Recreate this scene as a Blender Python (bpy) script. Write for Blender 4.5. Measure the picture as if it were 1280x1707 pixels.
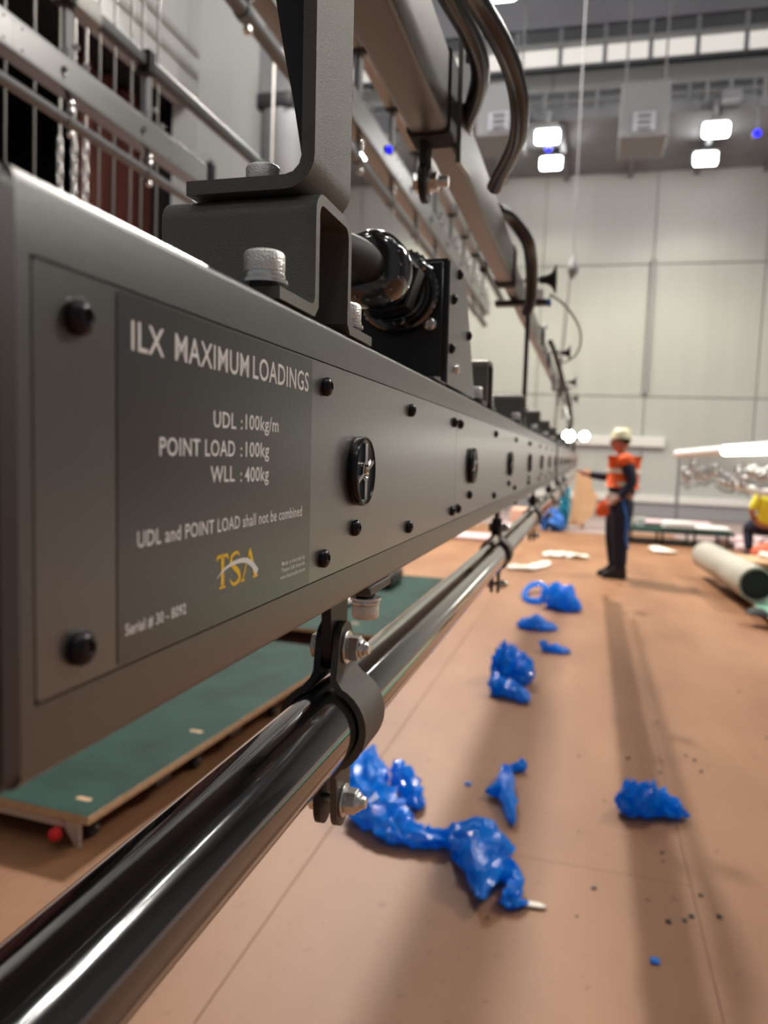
import bpy, bmesh, math, random
from mathutils import Vector, Matrix, noise
R = math.radians
random.seed(7)
SC = bpy.context.scene
for o in list(bpy.data.objects): bpy.data.objects.remove(o)
COL = SC.collection
H0 = 1.36                                   # eye height above the floor

# ---------------------------------------------------------------- camera
def _cam():
    f = 1282.0
    a = Vector((982-640, 767-853.5, f)).normalized()
    dn = a.cross(Vector((1, .04, 0))).normalized()
    if dn.y < 0: dn = -dn
    up = -dn; x = a.cross(up)
    return x, a, up
CX, CY, CZ = _cam()
cam = bpy.data.cameras.new('camera'); camo = bpy.data.objects.new('camera', cam); COL.objects.link(camo)
cam.sensor_fit = 'VERTICAL'; cam.sensor_height = 36; cam.sensor_width = 27; cam.lens = 36*1282/1707
m = Matrix(((CX.x, -CX.y, -CX.z), (CY.x, -CY.y, -CY.z), (CZ.x, -CZ.y, -CZ.z)))
camo.matrix_world = Matrix.Translation((0, 0, H0)) @ m.to_4x4()
cam.clip_start = .01; cam.clip_end = 200
cam.dof.use_dof = True; cam.dof.focus_distance = .385; cam.dof.aperture_fstop = 9.5; cam.dof.aperture_blades = 0
SC.camera = camo
# ---------------------------------------------------------------- world, lights, exposure
w = bpy.data.worlds.new('world'); SC.world = w; w.use_nodes = True
w.node_tree.nodes['Background'].inputs[0].default_value = (.92, .95, 1, 1)
w.node_tree.nodes['Background'].inputs[1].default_value = .15
SC.view_settings.view_transform = 'Standard'; SC.view_settings.look = 'None'
SC.view_settings.exposure = 0; SC.view_settings.gamma = 1; SC.view_settings.use_curve_mapping = False

def area_light(name, loc, target, size, power, color=(1, .96, .9), sy=None):
    l = bpy.data.lights.new(name, 'AREA'); l.energy = power; l.color = color; l.size = size
    if sy: l.shape = 'RECTANGLE'; l.size_y = sy
    o = bpy.data.objects.new(name, l); COL.objects.link(o); o.location = loc
    o.rotation_euler = (Vector(target)-Vector(loc)).to_track_quat('-Z', 'Y').to_euler()
    return o
# high bay lamps of the hall, above and outside the frame
area_light('high_bay_key', (-2.9, 12.5, 9.3), (0, 3, 0), .30, 1500, (1, .93, .85))
area_light('high_bay_back', (-4.6, 13.5, 9.3), (0, 3, 0), .6, 620, (1, .95, .9))
area_light('high_bay_right', (7.5, 11, 10), (0, 6, 0), 1.2, 800, (1, .95, .88))
area_light('high_bay_near', (3.5, 1, 10), (0, 3, 0), 2.5, 60, (1, .94, .87))
area_light('high_bay_left', (-4, 8, 11.5), (-7.5, 15, 7), 2.5, 430, (1, .97, .93))

HB = []   # high bays over and behind the camera (fixtures built further down)
for x in (-3.2, 1.8):
    for y in (-4.5, -.5): HB.append((x, y, 10.6))
HB += [(6.2, 2.6+1.7*k, 10.4) for k in range(8)]
# ---------------------------------------------------------------- helpers
def ray(px, py):
    c = Vector((px-640, py-853.5, 1282.0)); return Vector((CX.dot(c), CY.dot(c), CZ.dot(c)))
UP = Vector((0, 0, H0))
def at(px, py, Y): r = ray(px, py); return UP + r*(Y/r.y)
def atx(px, py, X): r = ray(px, py); return UP + r*(X/r.x)
def fl(px, py, z=0): r = ray(px, py); return UP + r*((z-H0)/r.z)
BAR = Matrix.Translation(UP) @ Matrix.Rotation(R(-1), 4, 'Y')       # frame of the hung bar, one degree out of plumb
BI = BAR.inverted()
def bY(px, py, Y):
    r = BI.to_3x3() @ ray(px, py); return r*(Y/r.y)
WORLD = Matrix.Identity(4)

def nmat(name, color, rough=.5, metal=0, spec=.5, bump=0, bscale=200, var=0, vscale=8, coat=0, emit=None, estr=0, trans=0, alpha=1, stretch=None, var2=None):
    M = bpy.data.materials.new(name); M.use_nodes = True; nt = M.node_tree; b = nt.nodes['Principled BSDF']
    b.inputs['Base Color'].default_value = (*color, 1); b.inputs['Roughness'].default_value = rough
    b.inputs['Metallic'].default_value = metal; b.inputs['Specular IOR Level'].default_value = spec
    b.inputs['Coat Weight'].default_value = coat; b.inputs['Coat Roughness'].default_value = rough if coat and rough > .2 else .05; b.inputs['Coat IOR'].default_value = 1.7 if rough > .2 else 1.5; b.inputs['Transmission Weight'].default_value = trans
    b.inputs['Alpha'].default_value = alpha
    if emit: b.inputs['Emission Color'].default_value = (*emit, 1); b.inputs['Emission Strength'].default_value = estr
    if bump or var:
        tc = nt.nodes.new('ShaderNodeTexCoord'); mp = nt.nodes.new('ShaderNodeMapping'); nt.links.new(tc.outputs['Object'], mp.inputs[0])
        if stretch: mp.inputs['Scale'].default_value = stretch
    if bump:
        n = nt.nodes.new('ShaderNodeTexNoise'); n.inputs['Scale'].default_value = bscale; n.inputs['Detail'].default_value = 3
        nt.links.new(mp.outputs[0], n.inputs[0]); bp = nt.nodes.new('ShaderNodeBump'); bp.inputs['Strength'].default_value = bump
        bp.inputs['Distance'].default_value = .001 if bscale > 50 else .01
        nt.links.new(n.outputs[0], bp.inputs['Height']); nt.links.new(bp.outputs[0], b.inputs['Normal'])
    if var:
        n = nt.nodes.new('ShaderNodeTexNoise'); n.inputs['Scale'].default_value = vscale; n.inputs['Detail'].default_value = 5
        nt.links.new(mp.outputs[0], n.inputs[0]); rp = nt.nodes.new('ShaderNodeValToRGB')
        c2 = var2 or tuple(max(0, c*(1-var)) for c in color)
        rp.color_ramp.elements[0].position = .35; rp.color_ramp.elements[1].position = .65
        rp.color_ramp.elements[0].color = (*c2, 1); rp.color_ramp.elements[1].color = (*color, 1)
        nt.links.new(n.outputs[0], rp.inputs[0]); nt.links.new(rp.outputs[0], b.inputs['Base Color'])
    return M
MT = dict(
 powder=nmat('powder_coat', (.038, .036, .030), .36, .15, .9, .25, 1500, coat=.7),
 panel=nmat('panel_coat', (.050, .046, .038), .30, .18, 1.0, .18, 900, coat=1, stretch=(1, .25, 3)),
 label=nmat('label_film', (.036, .034, .031), .30, .15, .6, .1, 300, coat=.6),
 endcap=nmat('end_cap', (.040, .030, .030), .5),
 bracket=nmat('bracket_coat', (.13, .122, .108), .44, .45, .5, .5, 2200),
 rawedge=nmat('cut_edge', (.10, .09, .08), .5, .2, .5, .6, 900),
 dark=nmat('dark_coat', (.014, .014, .016), .42),
 black=nmat('black_plastic', (.008, .008, .009), .22, 0, .5),
 gloss=nmat('gloss_black_paint', (.008, .008, .008), .12, 0, .8, .04, 60, coat=1),
 rubber=nmat('rubber', (.012, .012, .013), .7),
 zinc=nmat('zinc_plate', (.85, .84, .82), .24, .82, .5, .25, 700),
 zincd=nmat('knurled_zinc', (.88, .87, .84), .32, .55, .5, .5, 900),
 chrome=nmat('dark_chrome', (.35, .34, .33), .12, 1),
 screw=nmat('black_screw', (.02, .017, .02), .28, .6),
 brass=nmat('rivet', (.55, .42, .32), .35, 1),
 white=nmat('white_print', (.85, .83, .82), .5),
 grey=nmat('grey_print', (.30, .29, .28), .5),
 yellow=nmat('yellow_print', (.95, .58, .02), .5),
 upper=nmat('upper_bar_coat', (.17, .158, .145), .30, .45, 1.0, .2, 1200),
 ply=nmat('plywood_edge', (.62, .40, .23), .6, 0, .3, 0, 1, .35, 30, stretch=(1, 1, 12)),
 green=nmat('green_board', (.022, .058, .046), .75, 0, .15, 0, 1, .35, 5),
 green2=nmat('green_board_bright', (.22, .45, .33), .4, 0, .5, 0, 1, .3, 4),
 red=nmat('red_plastic', (.75, .02, .03), .4),
 alu=nmat('aluminium', (.55, .55, .56), .35, .8),
 steel=nmat('grey_steel', (.17, .175, .185), .5, .3),
 tubeblack=nmat('satin_black_tube', (.010, .010, .011), .24, 0, .5),
 wall=nmat('acoustic_wall_panel', (.50, .51, .50), .75, 0, .3, 0, 1, .05, 3, stretch=(1, 1, .1)),
 darkwall=nmat('dark_side_wall', (.12, .12, .125), .8),
 walld=nmat('dado_grey', (.33, .33, .35), .6),
 groove=nmat('groove', (.32, .31, .30), .8),
 whitepaint=nmat('white_paint', (.78, .77, .76), .5),
 ceil=nmat('soffit_haze_grey', (.20, .205, .225), .8, 0, .3, 0, 1, .2, 1.2),  # grey lifted so the haze under the roof sits in the colour
 ceil2=nmat('bulkhead_haze_grey', (.42, .43, .48), .8, 0, .3, 0, 1, .15, .6),  # paler, bluer grey that carries the roof haze as paint
 duct=nmat('duct_grey', (.20, .205, .215), .6),
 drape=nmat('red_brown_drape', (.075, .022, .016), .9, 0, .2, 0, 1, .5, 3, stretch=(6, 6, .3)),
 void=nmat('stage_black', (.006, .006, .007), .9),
 orange=nmat('orange_cloth', (.85, .12, .02), .8),
 hivis=nmat('hi_vis_yellow', (.85, .80, .05), .7),
 navy=nmat('navy_cloth', (.012, .015, .035), .85),
 skin=nmat('skin', (.42, .20, .14), .6),
 tape=nmat('reflective_tape', (.75, .68, .55), .5),
 hat=nmat('helmet_cream', (.75, .70, .48), .4),
 shoe=nmat('black_boot', (.02, .018, .02), .6),
 hair=nmat('dark_hair', (.03, .02, .015), .8),
 blue=nmat('blue_strap', (.03, .16, .55), .5),
 cyan=nmat('cyan_bag', (.04, .42, .60), .35),
 pink=nmat('pale_pink_sheet', (.70, .52, .54), .5),
 roll=nmat('pale_vinyl_roll', (.46, .44, .37), .4, 0, .5, 0, 1, .15, 2),
 paper=nmat('white_paper', (.80, .74, .66), .7),
 glassy=nmat('frosted_window', (.8, .78, .74), .5, emit=(1, .95, .88), estr=.55),
 wiredark=nmat('dull_wire', (.16, .15, .14), .5, .5),
 wire=nmat('galvanised_wire', (.40, .38, .35), .4, .7),
)
# lamps
MT['lamp'] = nmat('lamp_lens', (1, 1, 1), .5, emit=(1, .99, .93), estr=45)
MT['lampsoft'] = nmat('tube_lens', (1, 1, 1), .5, emit=(1, .98, .88), estr=9)
MT['bluelamp'] = nmat('blue_lamp_lens', (0, 0, 1), .5, emit=(.0, .0, 1), estr=6)

# thin blue film
def film():
    M = nmat('blue_film', (.004, .30, 1.0), .14, 0, .8, .6, 40, coat=.5, trans=0)
    nt = M.node_tree; b = nt.nodes['Principled BSDF']
    tr = nt.nodes.new('ShaderNodeBsdfTranslucent'); tr.inputs[0].default_value = (.02, .50, 1, 1)
    mx = nt.nodes.new('ShaderNodeMixShader'); mx.inputs[0].default_value = .55
    nt.links.new(b.outputs[0], mx.inputs[1]); nt.links.new(tr.outputs[0], mx.inputs[2])
    nt.links.new(mx.outputs[0], nt.nodes['Material Output'].inputs[0]); return M
MT['film'] = film()

def hardboard():
    M = nmat('hardboard', (.46, .29, .19), .55, 0, .35); nt = M.node_tree; b = nt.nodes['Principled BSDF']
    geo = nt.nodes.new('ShaderNodeNewGeometry')
    mp = nt.nodes.new('ShaderNodeMapping'); mp.inputs['Scale'].default_value = (1, .35, 1); nt.links.new(geo.outputs['Position'], mp.inputs[0])
    n1 = nt.nodes.new('ShaderNodeTexNoise'); n1.inputs['Scale'].default_value = 2.2; n1.inputs['Detail'].default_value = 6; nt.links.new(mp.outputs[0], n1.inputs[0])
    n2 = nt.nodes.new('ShaderNodeTexNoise'); n2.inputs['Scale'].default_value = 22; n2.inputs['Detail'].default_value = 4; nt.links.new(geo.outputs['Position'], n2.inputs[0])
    r1 = nt.nodes.new('ShaderNodeValToRGB'); r1.color_ramp.elements[0].position = .3; r1.color_ramp.elements[1].position = .7
    r1.color_ramp.elements[0].color = (.228, .101, .047, 1); r1.color_ramp.elements[1].color = (.322, .160, .078, 1)
    r2 = nt.nodes.new('ShaderNodeValToRGB'); r2.color_ramp.elements[0].position = .18; r2.color_ramp.elements[1].position = .36
    r2.color_ramp.elements[0].color = (.45, .40, .36, 1); r2.color_ramp.elements[1].color = (1, 1, 1, 1)
    mm = nt.nodes.new('ShaderNodeMix'); mm.data_type = 'RGBA'; mm.blend_type = 'MULTIPLY'; mm.inputs[0].default_value = 1
    nt.links.new(n1.outputs[0], r1.inputs[0]); nt.links.new(n2.outputs[0], r2.inputs[0])
    nt.links.new(r1.outputs[0], mm.inputs[6]); nt.links.new(r2.outputs[0], mm.inputs[7]); nt.links.new(mm.outputs[2], b.inputs['Base Color'])
    return M
MT['board'] = hardboard()

# geometry builders (all into a bmesh)
def nb(): return bmesh.new()
def box(bm, x0, x1, y0, y1, z0, z1, bev=0, seg=2):
    vs = [bm.verts.new((x, y, z)) for x in (x0, x1) for y in (y0, y1) for z in (z0, z1)]
    fs = [bm.faces.new([vs[i] for i in q]) for q in ((0,1,3,2),(4,6,7,5),(0,4,5,1),(2,3,7,6),(0,2,6,4),(1,5,7,3))]
    if bev:
        es = list({e for f in fs for e in f.edges})
        bmesh.ops.bevel(bm, geom=es, offset=bev, segments=seg, profile=.5, affect='EDGES')
    return bm
def frame(d):
    d = Vector(d).normalized(); u = d.orthogonal().normalized()
    if abs(d.z) < .95: u = d.cross(Vector((0, 0, 1))).normalized()
    return d, u, d.cross(u)
def lathe(bm, prof, o, d, seg=32, ph=0):
    """prof: (distance along d, radius)"""
    o = Vector(o); d, u, v = frame(d); rings = []
    for t, r in prof:
        if r <= 1e-7: rings.append([bm.verts.new(o+d*t)])
        else: rings.append([bm.verts.new(o+d*t+(u*math.cos(2*math.pi*k/seg+ph)+v*math.sin(2*math.pi*k/seg+ph))*r) for k in range(seg)])
    for a, b in zip(rings, rings[1:]):
        for k in range(seg):
            k2 = (k+1) % seg
            if len(a) == 1 and len(b) == 1: continue
            if len(a) == 1: bm.faces.new((a[0], b[k], b[k2]))
            elif len(b) == 1: bm.faces.new((a[k], b[0], a[k2]))
            else: bm.faces.new((a[k], b[k], b[k2], a[k2]))
    return bm
def cyl(bm, p0, p1, r, seg=24, c=0, ph=0):
    p0 = Vector(p0); p1 = Vector(p1); L = (p1-p0).length
    pr = [(0, 0), (0, r), (L, r), (L, 0)] if not c else [(0, 0), (0, r-c), (c, r), (L-c, r), (L, r-c), (L, 0)]
    return lathe(bm, pr, p0, p1-p0, seg, ph)
def hexp(bm, p0, p1, r): return cyl(bm, p0, p1, r, 6, r*.08)
def tube(bm, pts, r, seg=12, closed=False):
    pts = [Vector(p) for p in pts]; n = len(pts); rings = []; u = None
    for i, p in enumerate(pts):
        t = (pts[(i+1) % n] - pts[i-1]) if closed else (pts[min(i+1, n-1)]-pts[max(i-1, 0)])
        t.normalize()
        u = t.orthogonal().normalized() if u is None else (u-t*u.dot(t)).normalized()
        v = t.cross(u); rr = r[i] if isinstance(r, (list, tuple)) else r
        rings.append([bm.verts.new(p+(u*math.cos(2*math.pi*k/seg)+v*math.sin(2*math.pi*k/seg))*rr) for k in range(seg)])
    for i in range(n if closed else n-1):
        a = rings[i]; b = rings[(i+1) % n]
        for k in range(seg): bm.faces.new((a[k], a[(k+1) % seg], b[(k+1) % seg], b[k]))
    if not closed: bm.faces.new(rings[0][::-1]); bm.faces.new(rings[-1])
    return bm
def smooth_path(pts, n=8):
    pts = [Vector(p) for p in pts]; out = []
    for i in range(len(pts)-1):
        p0 = pts[max(i-1, 0)]; p1 = pts[i]; p2 = pts[i+1]; p3 = pts[min(i+2, len(pts)-1)]
        for k in range(n):
            t = k/n
            out.append(.5*((2*p1)+(p2-p0)*t+(2*p0-5*p1+4*p2-p3)*t*t+(3*p1-p0-3*p2+p3)*t**3))
    out.append(pts[-1]); return out
def prism(bm, poly, ax, a, b):
    """poly in the two other axes (order xyz without ax)"""
    def P(p, t):
        q = [p[0], p[1]]; q.insert(ax, t); return q
    A = [bm.verts.new(P(p, a)) for p in poly]; B = [bm.verts.new(P(p, b)) for p in poly]; n = len(poly)
    bm.faces.new(A); bm.faces.new(B[::-1])
    for i in range(n): bm.faces.new((A[i], B[i], B[(i+1) % n], A[(i+1) % n]))
    return bm
def arc(cx, cy, r, a0, a1, n=6): return [(cx+r*math.cos(R(a0+(a1-a0)*i/n)), cy+r*math.sin(R(a0+(a1-a0)*i/n))) for i in range(n+1)]
def rrect(x0, x1, y0, y1, r, n=5): return arc(x1-r, y1-r, r, 0, 90, n)+arc(x0+r, y1-r, r, 90, 180, n)+arc(x0+r, y0+r, r, 180, 270, n)+arc(x1-r, y0+r, r, 270, 360, n)
def rect_tube(bm, x0, x1, z0, z1, y0, y1, r=.006, t=.004):
    """rounded box section, closed ends"""
    return prism(bm, rrect(x0, x1, z0, z1, r), 1, y0, y1)

def finish(bm, name, mat, smooth=40):
    bmesh.ops.recalc_face_normals(bm, faces=bm.faces)
    me = bpy.data.meshes.new(name); bm.to_mesh(me); bm.free()
    me.materials.append(MT[mat] if isinstance(mat, str) else mat)
    if smooth:
        for p in me.polygons: p.use_smooth = True
        try: me.set_sharp_from_angle(angle=R(smooth))
        except Exception: pass
    return me
OFS = {}
def thing(name, label, cat, loc, M=WORLD, group=None):
    o = bpy.data.objects.new(name, None); COL.objects.link(o); o.empty_display_size = .02
    o.matrix_world = M @ Matrix.Translation(loc); o['label'] = label; o['category'] = cat
    if group: o['group'] = group
    o['kind'] = 'thing'
    OFS[o.name] = Vector(loc); return o
def part(name, bm, mat, parent, smooth=40):
    """mesh given in the frame coordinates of its thing"""
    of = OFS[parent.name]; bmesh.ops.translate(bm, verts=bm.verts, vec=-of)
    o = bpy.data.objects.new(name, finish(bm, name, mat, smooth)); COL.objects.link(o); o.parent = parent; OFS[o.name] = of; return o
def inst(name, me, parent, loc, rot=None):
    """shared mesh modelled around its own origin; loc in frame coordinates of the thing"""
    o = bpy.data.objects.new(name, me); COL.objects.link(o); o.parent = parent; o.location = Vector(loc)-OFS[parent.name]
    if rot: o.rotation_euler = rot
    OFS[o.name] = Vector(loc); return o
def subinst(name, me, parent, loc=(0, 0, 0)):
    o = bpy.data.objects.new(name, me); COL.objects.link(o); o.parent = parent; o.location = loc; return o
def solo(name, bm, mat, label, cat, group=None, M=WORLD, smooth=40, origin=None):
    if origin is None:
        xs = [v.co for v in bm.verts]; origin = Vector((sum(c.x for c in xs)/len(xs), sum(c.y for c in xs)/len(xs), min(c.z for c in xs)))
    bmesh.ops.translate(bm, verts=bm.verts, vec=-Vector(origin))
    o = bpy.data.objects.new(name, finish(bm, name, mat, smooth)); COL.objects.link(o); o.matrix_world = M @ Matrix.Translation(origin)
    o['label'] = label; o['category'] = cat
    if group: o['group'] = group
    return o
def struct(name, bm, mat, parent=None, smooth=0):
    o = bpy.data.objects.new(name, finish(bm, name, mat, smooth)); COL.objects.link(o)
    if parent: o.parent = parent
    else: o['kind'] = 'structure'
    OFS[o.name] = Vector((0, 0, 0)); return o

# ================================================================= SETTING
YW = 20.0                                                  # far wall
fo = struct('floor', box(nb(), -11, 12, -6, YW+.2, -.08, -.006), nmat('concrete_floor', (.40, .30, .29), .5, 0, .4, 0, 1, .2, 1))
sheet_meshes = {}
for i in range(-4, 3):
    for j in range(-1, 7):
        x0 = .3985+1.22*i; off = 1.1 if i % 2 else 0
        y0 = -1.2+2.44*j-off; y1 = min(y0+2.44, 15.6)
        if x0 > 1.5 and y0 > 1.3: pass
        if y1-y0 < .2: continue
        key = round(y1-y0, 2)
        if key not in sheet_meshes:
            sheet_meshes[key] = finish(box(nb(), .0014, 1.2186, .0006, key-.0006, -.006, 0, .0006, 1), 'hardboard_sheet', 'board', 0)
        o = bpy.data.objects.new('hardboard_sheet', sheet_meshes[key]); COL.objects.link(o); o.parent = fo; o.location = (x0, y0, 0)

zr = lambda z: z+H0
wf = struct('wall_far', box(nb(), -11.2, 12, YW+.03, YW+.3, 0, 14.5), 'groove')
def wall_panels():
    zs = [zr(-.86), zr(1.6), zr(4.78), zr(8.6), 14.4]
    xs = [-11, -8.6, -6.2, -3.8, -1.4, 1.22, 3.72, 6.2, 8.7, 11.8]
    for a, b in zip(zs, zs[1:]):
        for c, d in zip(xs, xs[1:]):
            p = struct('wall_panel', box(nb(), c+.012, d-.012, YW-.02, YW+.04, a+.012, b-.012, .006, 1), 'wall', wf)
wall_panels()
for x in (-.45, 2.55, 4.9):
    struct('wall_batten', box(nb(), x-.05, x+.05, YW-.045, YW-.015, zr(1.62), zr(4.75)), 'wall', wf)
struct('downpipe', cyl(nb(), (1.22, YW-.09, zr(1.7)), (1.22, YW-.09, zr(4.9)), .06, 16), 'walld', wf)
struct('trim_1', box(nb(), -11, 12, YW-.05, YW, 0, zr(-.98), .01, 1), 'walld')
tr = struct('trim_2', box(nb(), -11, 12, YW-.10, YW-.02, zr(-.98), zr(-.80), .01, 1), 'whitepaint')
struct('trim_3', box(nb(), -1, 1.75, YW-.14, YW-.03, zr(.38), zr(.62), .01, 1), 'whitepaint')
# left wall with the stage opening
wl = struct('wall_left', box(nb(), -8.8, -8.3, -6, 15.3, zr(7.05), 17), 'wall')
struct('wall_pier', box(nb(), -8.8, -8.3, 14.85, 15.3, 0, zr(7.05)), 'wall', wl)
struct('wall_return', box(nb(), -8.3, at(548, 300, 15).x, 15, 15.3, 0, 17), 'wall', wl)
for px, py in ((325, 132), (330, 95)):
    z = at(px, py, 15).z; struct('wall_channel', box(nb(), -8.3, -8.25, 5, 14.9, z-.06, z+.06), 'groove', wl)
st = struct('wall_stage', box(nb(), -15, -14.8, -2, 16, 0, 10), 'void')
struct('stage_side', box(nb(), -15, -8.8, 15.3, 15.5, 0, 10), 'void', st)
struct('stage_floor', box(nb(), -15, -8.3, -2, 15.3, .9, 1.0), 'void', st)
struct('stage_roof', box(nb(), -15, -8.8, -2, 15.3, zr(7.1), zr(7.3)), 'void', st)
struct('ceiling', box(nb(), -15, 12, -2, YW+.3, 15.6, 15.8), 'ceil')
struct('wall_right', box(nb(), 12, 12.3, -6, YW+.3, 0, 15.8), 'darkwall')

# stage drapes: folded cloth legs, each its own thing
def drape(x, y, wd, z0, z1, lab):
    bm = nb(); n = 36; A = []; Bv = []
    for i in range(n+1):
        t = i/n; yy = y+wd*t; xx = x+.12*math.sin(t*wd*9)+.05*math.sin(t*wd*23+1)
        A.append(bm.verts.new((xx, yy, z0))); Bv.append(bm.verts.new((xx, yy, z1)))
    for i in range(n): bm.faces.new((A[i], A[i+1], Bv[i+1], Bv[i]))
    g = bmesh.ops.extrude_face_region(bm, geom=bm.faces[:])
    bmesh.ops.translate(bm, verts=[v for v in g['geom'] if isinstance(v, bmesh.types.BMVert)], vec=(-.02, 0, 0))
    return solo('stage_drape', bm, 'drape', lab, 'curtain')
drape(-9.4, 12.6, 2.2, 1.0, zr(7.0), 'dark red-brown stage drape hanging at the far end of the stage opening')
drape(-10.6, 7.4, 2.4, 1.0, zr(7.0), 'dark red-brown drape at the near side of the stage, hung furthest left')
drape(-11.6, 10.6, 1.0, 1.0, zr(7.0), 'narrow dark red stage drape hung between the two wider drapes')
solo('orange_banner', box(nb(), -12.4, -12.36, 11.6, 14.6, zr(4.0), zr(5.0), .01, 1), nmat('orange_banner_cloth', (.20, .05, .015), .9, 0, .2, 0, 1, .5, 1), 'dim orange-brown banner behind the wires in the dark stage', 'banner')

# catwalk, bulkhead and clerestory at the far end
cw = thing('catwalk', 'long grey steel catwalk under the roof along the far wall', 'catwalk', (0, 17, zr(6.95)))
part('deck', box(nb(), -10.9, 11.8, 16.6, YW-.05, zr(6.95), zr(7.15)), 'ceil', cw, 0)
part('fascia', box(nb(), -10.9, 11.8, 16.5, 16.6, zr(6.85), zr(7.05)), 'ceil', cw, 0)
part('back_panel', box(nb(), -10.9, 11.8, YW-.12, YW-.05, zr(7.15), zr(8.9)), 'ceil', cw, 0)
for z in (7.22, 7.42): part('handrail', cyl(nb(), (-10.9, 16.55, zr(z)), (11.8, 16.55, zr(z)), .03, 8), 'duct', cw)
for k in range(22): part('post', box(nb(), -10.6+1.03*k, -10.54+1.03*k, 16.5, 16.58, zr(7.05), zr(7.44)), 'duct', cw, 0)
for k in range(15): part('underside_joist', box(nb(), -10.0+1.5*k, -9.9+1.5*k, 16.6, YW-.1, zr(6.8), zr(6.95)), 'ceil', cw, 0)
dm = thing('air_duct', 'grey square ventilation duct running above the catwalk', 'duct', (0, 18.8, zr(7.75)))
part('duct_body', box(nb(), -10.5, 11.6, 18.4, 19.2, zr(7.75), zr(8.15), .03, 1), 'duct', dm, 0)
for k in range(17): part('flange', box(nb(), -10.1+1.3*k, -10.04+1.3*k, 18.35, 19.25, zr(7.7), zr(8.2)), 'ceil2', dm, 0)
rng = random.Random(3)
for k in range(16):
    x = -9.2+1.25*k+rng.uniform(-.2, .2); wd = rng.uniform(.35, .6); h = rng.uniform(.2, .4); z = zr(6.95+rng.uniform(0, .15))
    if any(abs(x-at(q, 182, 15.2).x) < 1.0 for q in (1075, 832)) or abs(x-at(1262, 222, 16.4).x) < .5: continue
    t = thing('stage_lantern', 'small dark theatre lantern clamped to the catwalk rail', 'lantern', (x, 16.4, z), group='lanterns along the catwalk rail')
    part('body', box(nb(), x-wd/2, x+wd/2, 16.15, 16.5, z-h/2, z+h/2, .03, 1), 'ceil', t, 0)
    part('yoke', box(nb(), x-.03, x+.03, 16.38, 16.505, z+h/2-.05, zr(7.40)), 'duct', t, 0)
for n_, (px, lab) in enumerate((((1075), 'grey air unit with a louvred front hung above the catwalk, right of the lamps'), ((832), 'grey air unit above the catwalk, mostly behind the bent black tubes'))):
    c = at(px, 182, 15.2); t = thing('air_unit', lab, 'air unit', (c.x, c.y, c.z-.5)); Yq = 15.2
    part('casing', box(nb(), c.x-.43, c.x+.43, Yq, Yq+1.1, c.z-.50, c.z+.50, .03, 1), 'duct', t, 0)
    part('grille_frame', box(nb(), c.x-.20, c.x+.20, Yq-.03, Yq+.01, c.z-.40, c.z-.06), 'ceil2', t, 0)
    for sx in (-.35, .35): part('drop_rod', cyl(nb(), (c.x+sx, Yq+.5, c.z+.49), (c.x+sx, Yq+.5, 15.6), .02, 8), 'duct', t)
    for k in range(3): part('louvre', box(nb(), c.x-.11, c.x+.11, Yq-.06, Yq-.02, c.z-.36+.11*k, c.z-.32+.11*k), 'ceil', t, 0)
# window strip of the control gallery: five-plus bright panes in grey frames
gal = thing('gallery_window_strip', 'row of bright frosted panes in grey frames high on the far wall', 'window', (0, YW-.7, zr(9.2)))
x0 = at(862, 95, YW-.7).x; pw = 1.015
for k in range(-6, 8):
    xa = x0+pw*k*1.0
    part('pane', box(nb(), xa+.05, xa+pw-.05, YW-.68, YW-.65, zr(9.28), zr(9.66)), 'glassy', gal, 0)
    part('frame_post', box(nb(), xa-.05, xa+.05, YW-.72, YW-.62, zr(9.2), zr(10.1)), 'ceil2', gal, 0)
    part('louvre_panel', box(nb(), xa+.05, xa+pw-.05, YW-.66, YW-.6, zr(9.80), zr(10.1)), 'ceil', gal, 0)
part('sill', box(nb(), -10.9, 11.8, YW-.75, YW-.55, zr(9.16), zr(9.25)), 'duct', gal, 0)
part('head_rail', box(nb(), -10.9, 11.8, YW-.75, YW-.55, zr(9.68), zr(9.78)), 'wall', gal, 0)
part('bulkhead', box(nb(), -10.9, 11.8, YW-.75, YW-.05, zr(10.12), 14.4), 'ceil2', gal, 0)

for k, (x, y, z) in enumerate(HB):
    t = thing('high_bay_lamp', 'square high bay lamp hung above and behind the camera', 'lamp', (x, y, z), group='high bay lamps overhead')
    part('housing', box(nb(), x-.34, x+.34, y-.34, y+.34, z, z+.16, .03, 1), 'duct', t)
    part('lens', box(nb(), x-.30, x+.30, y-.30, y+.30, z-.02, z), 'lamp', t, 0)
    part('drop_rod', cyl(nb(), (x, y, z+.15), (x, y, 15.6), .02, 8), 'duct', t)
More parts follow.
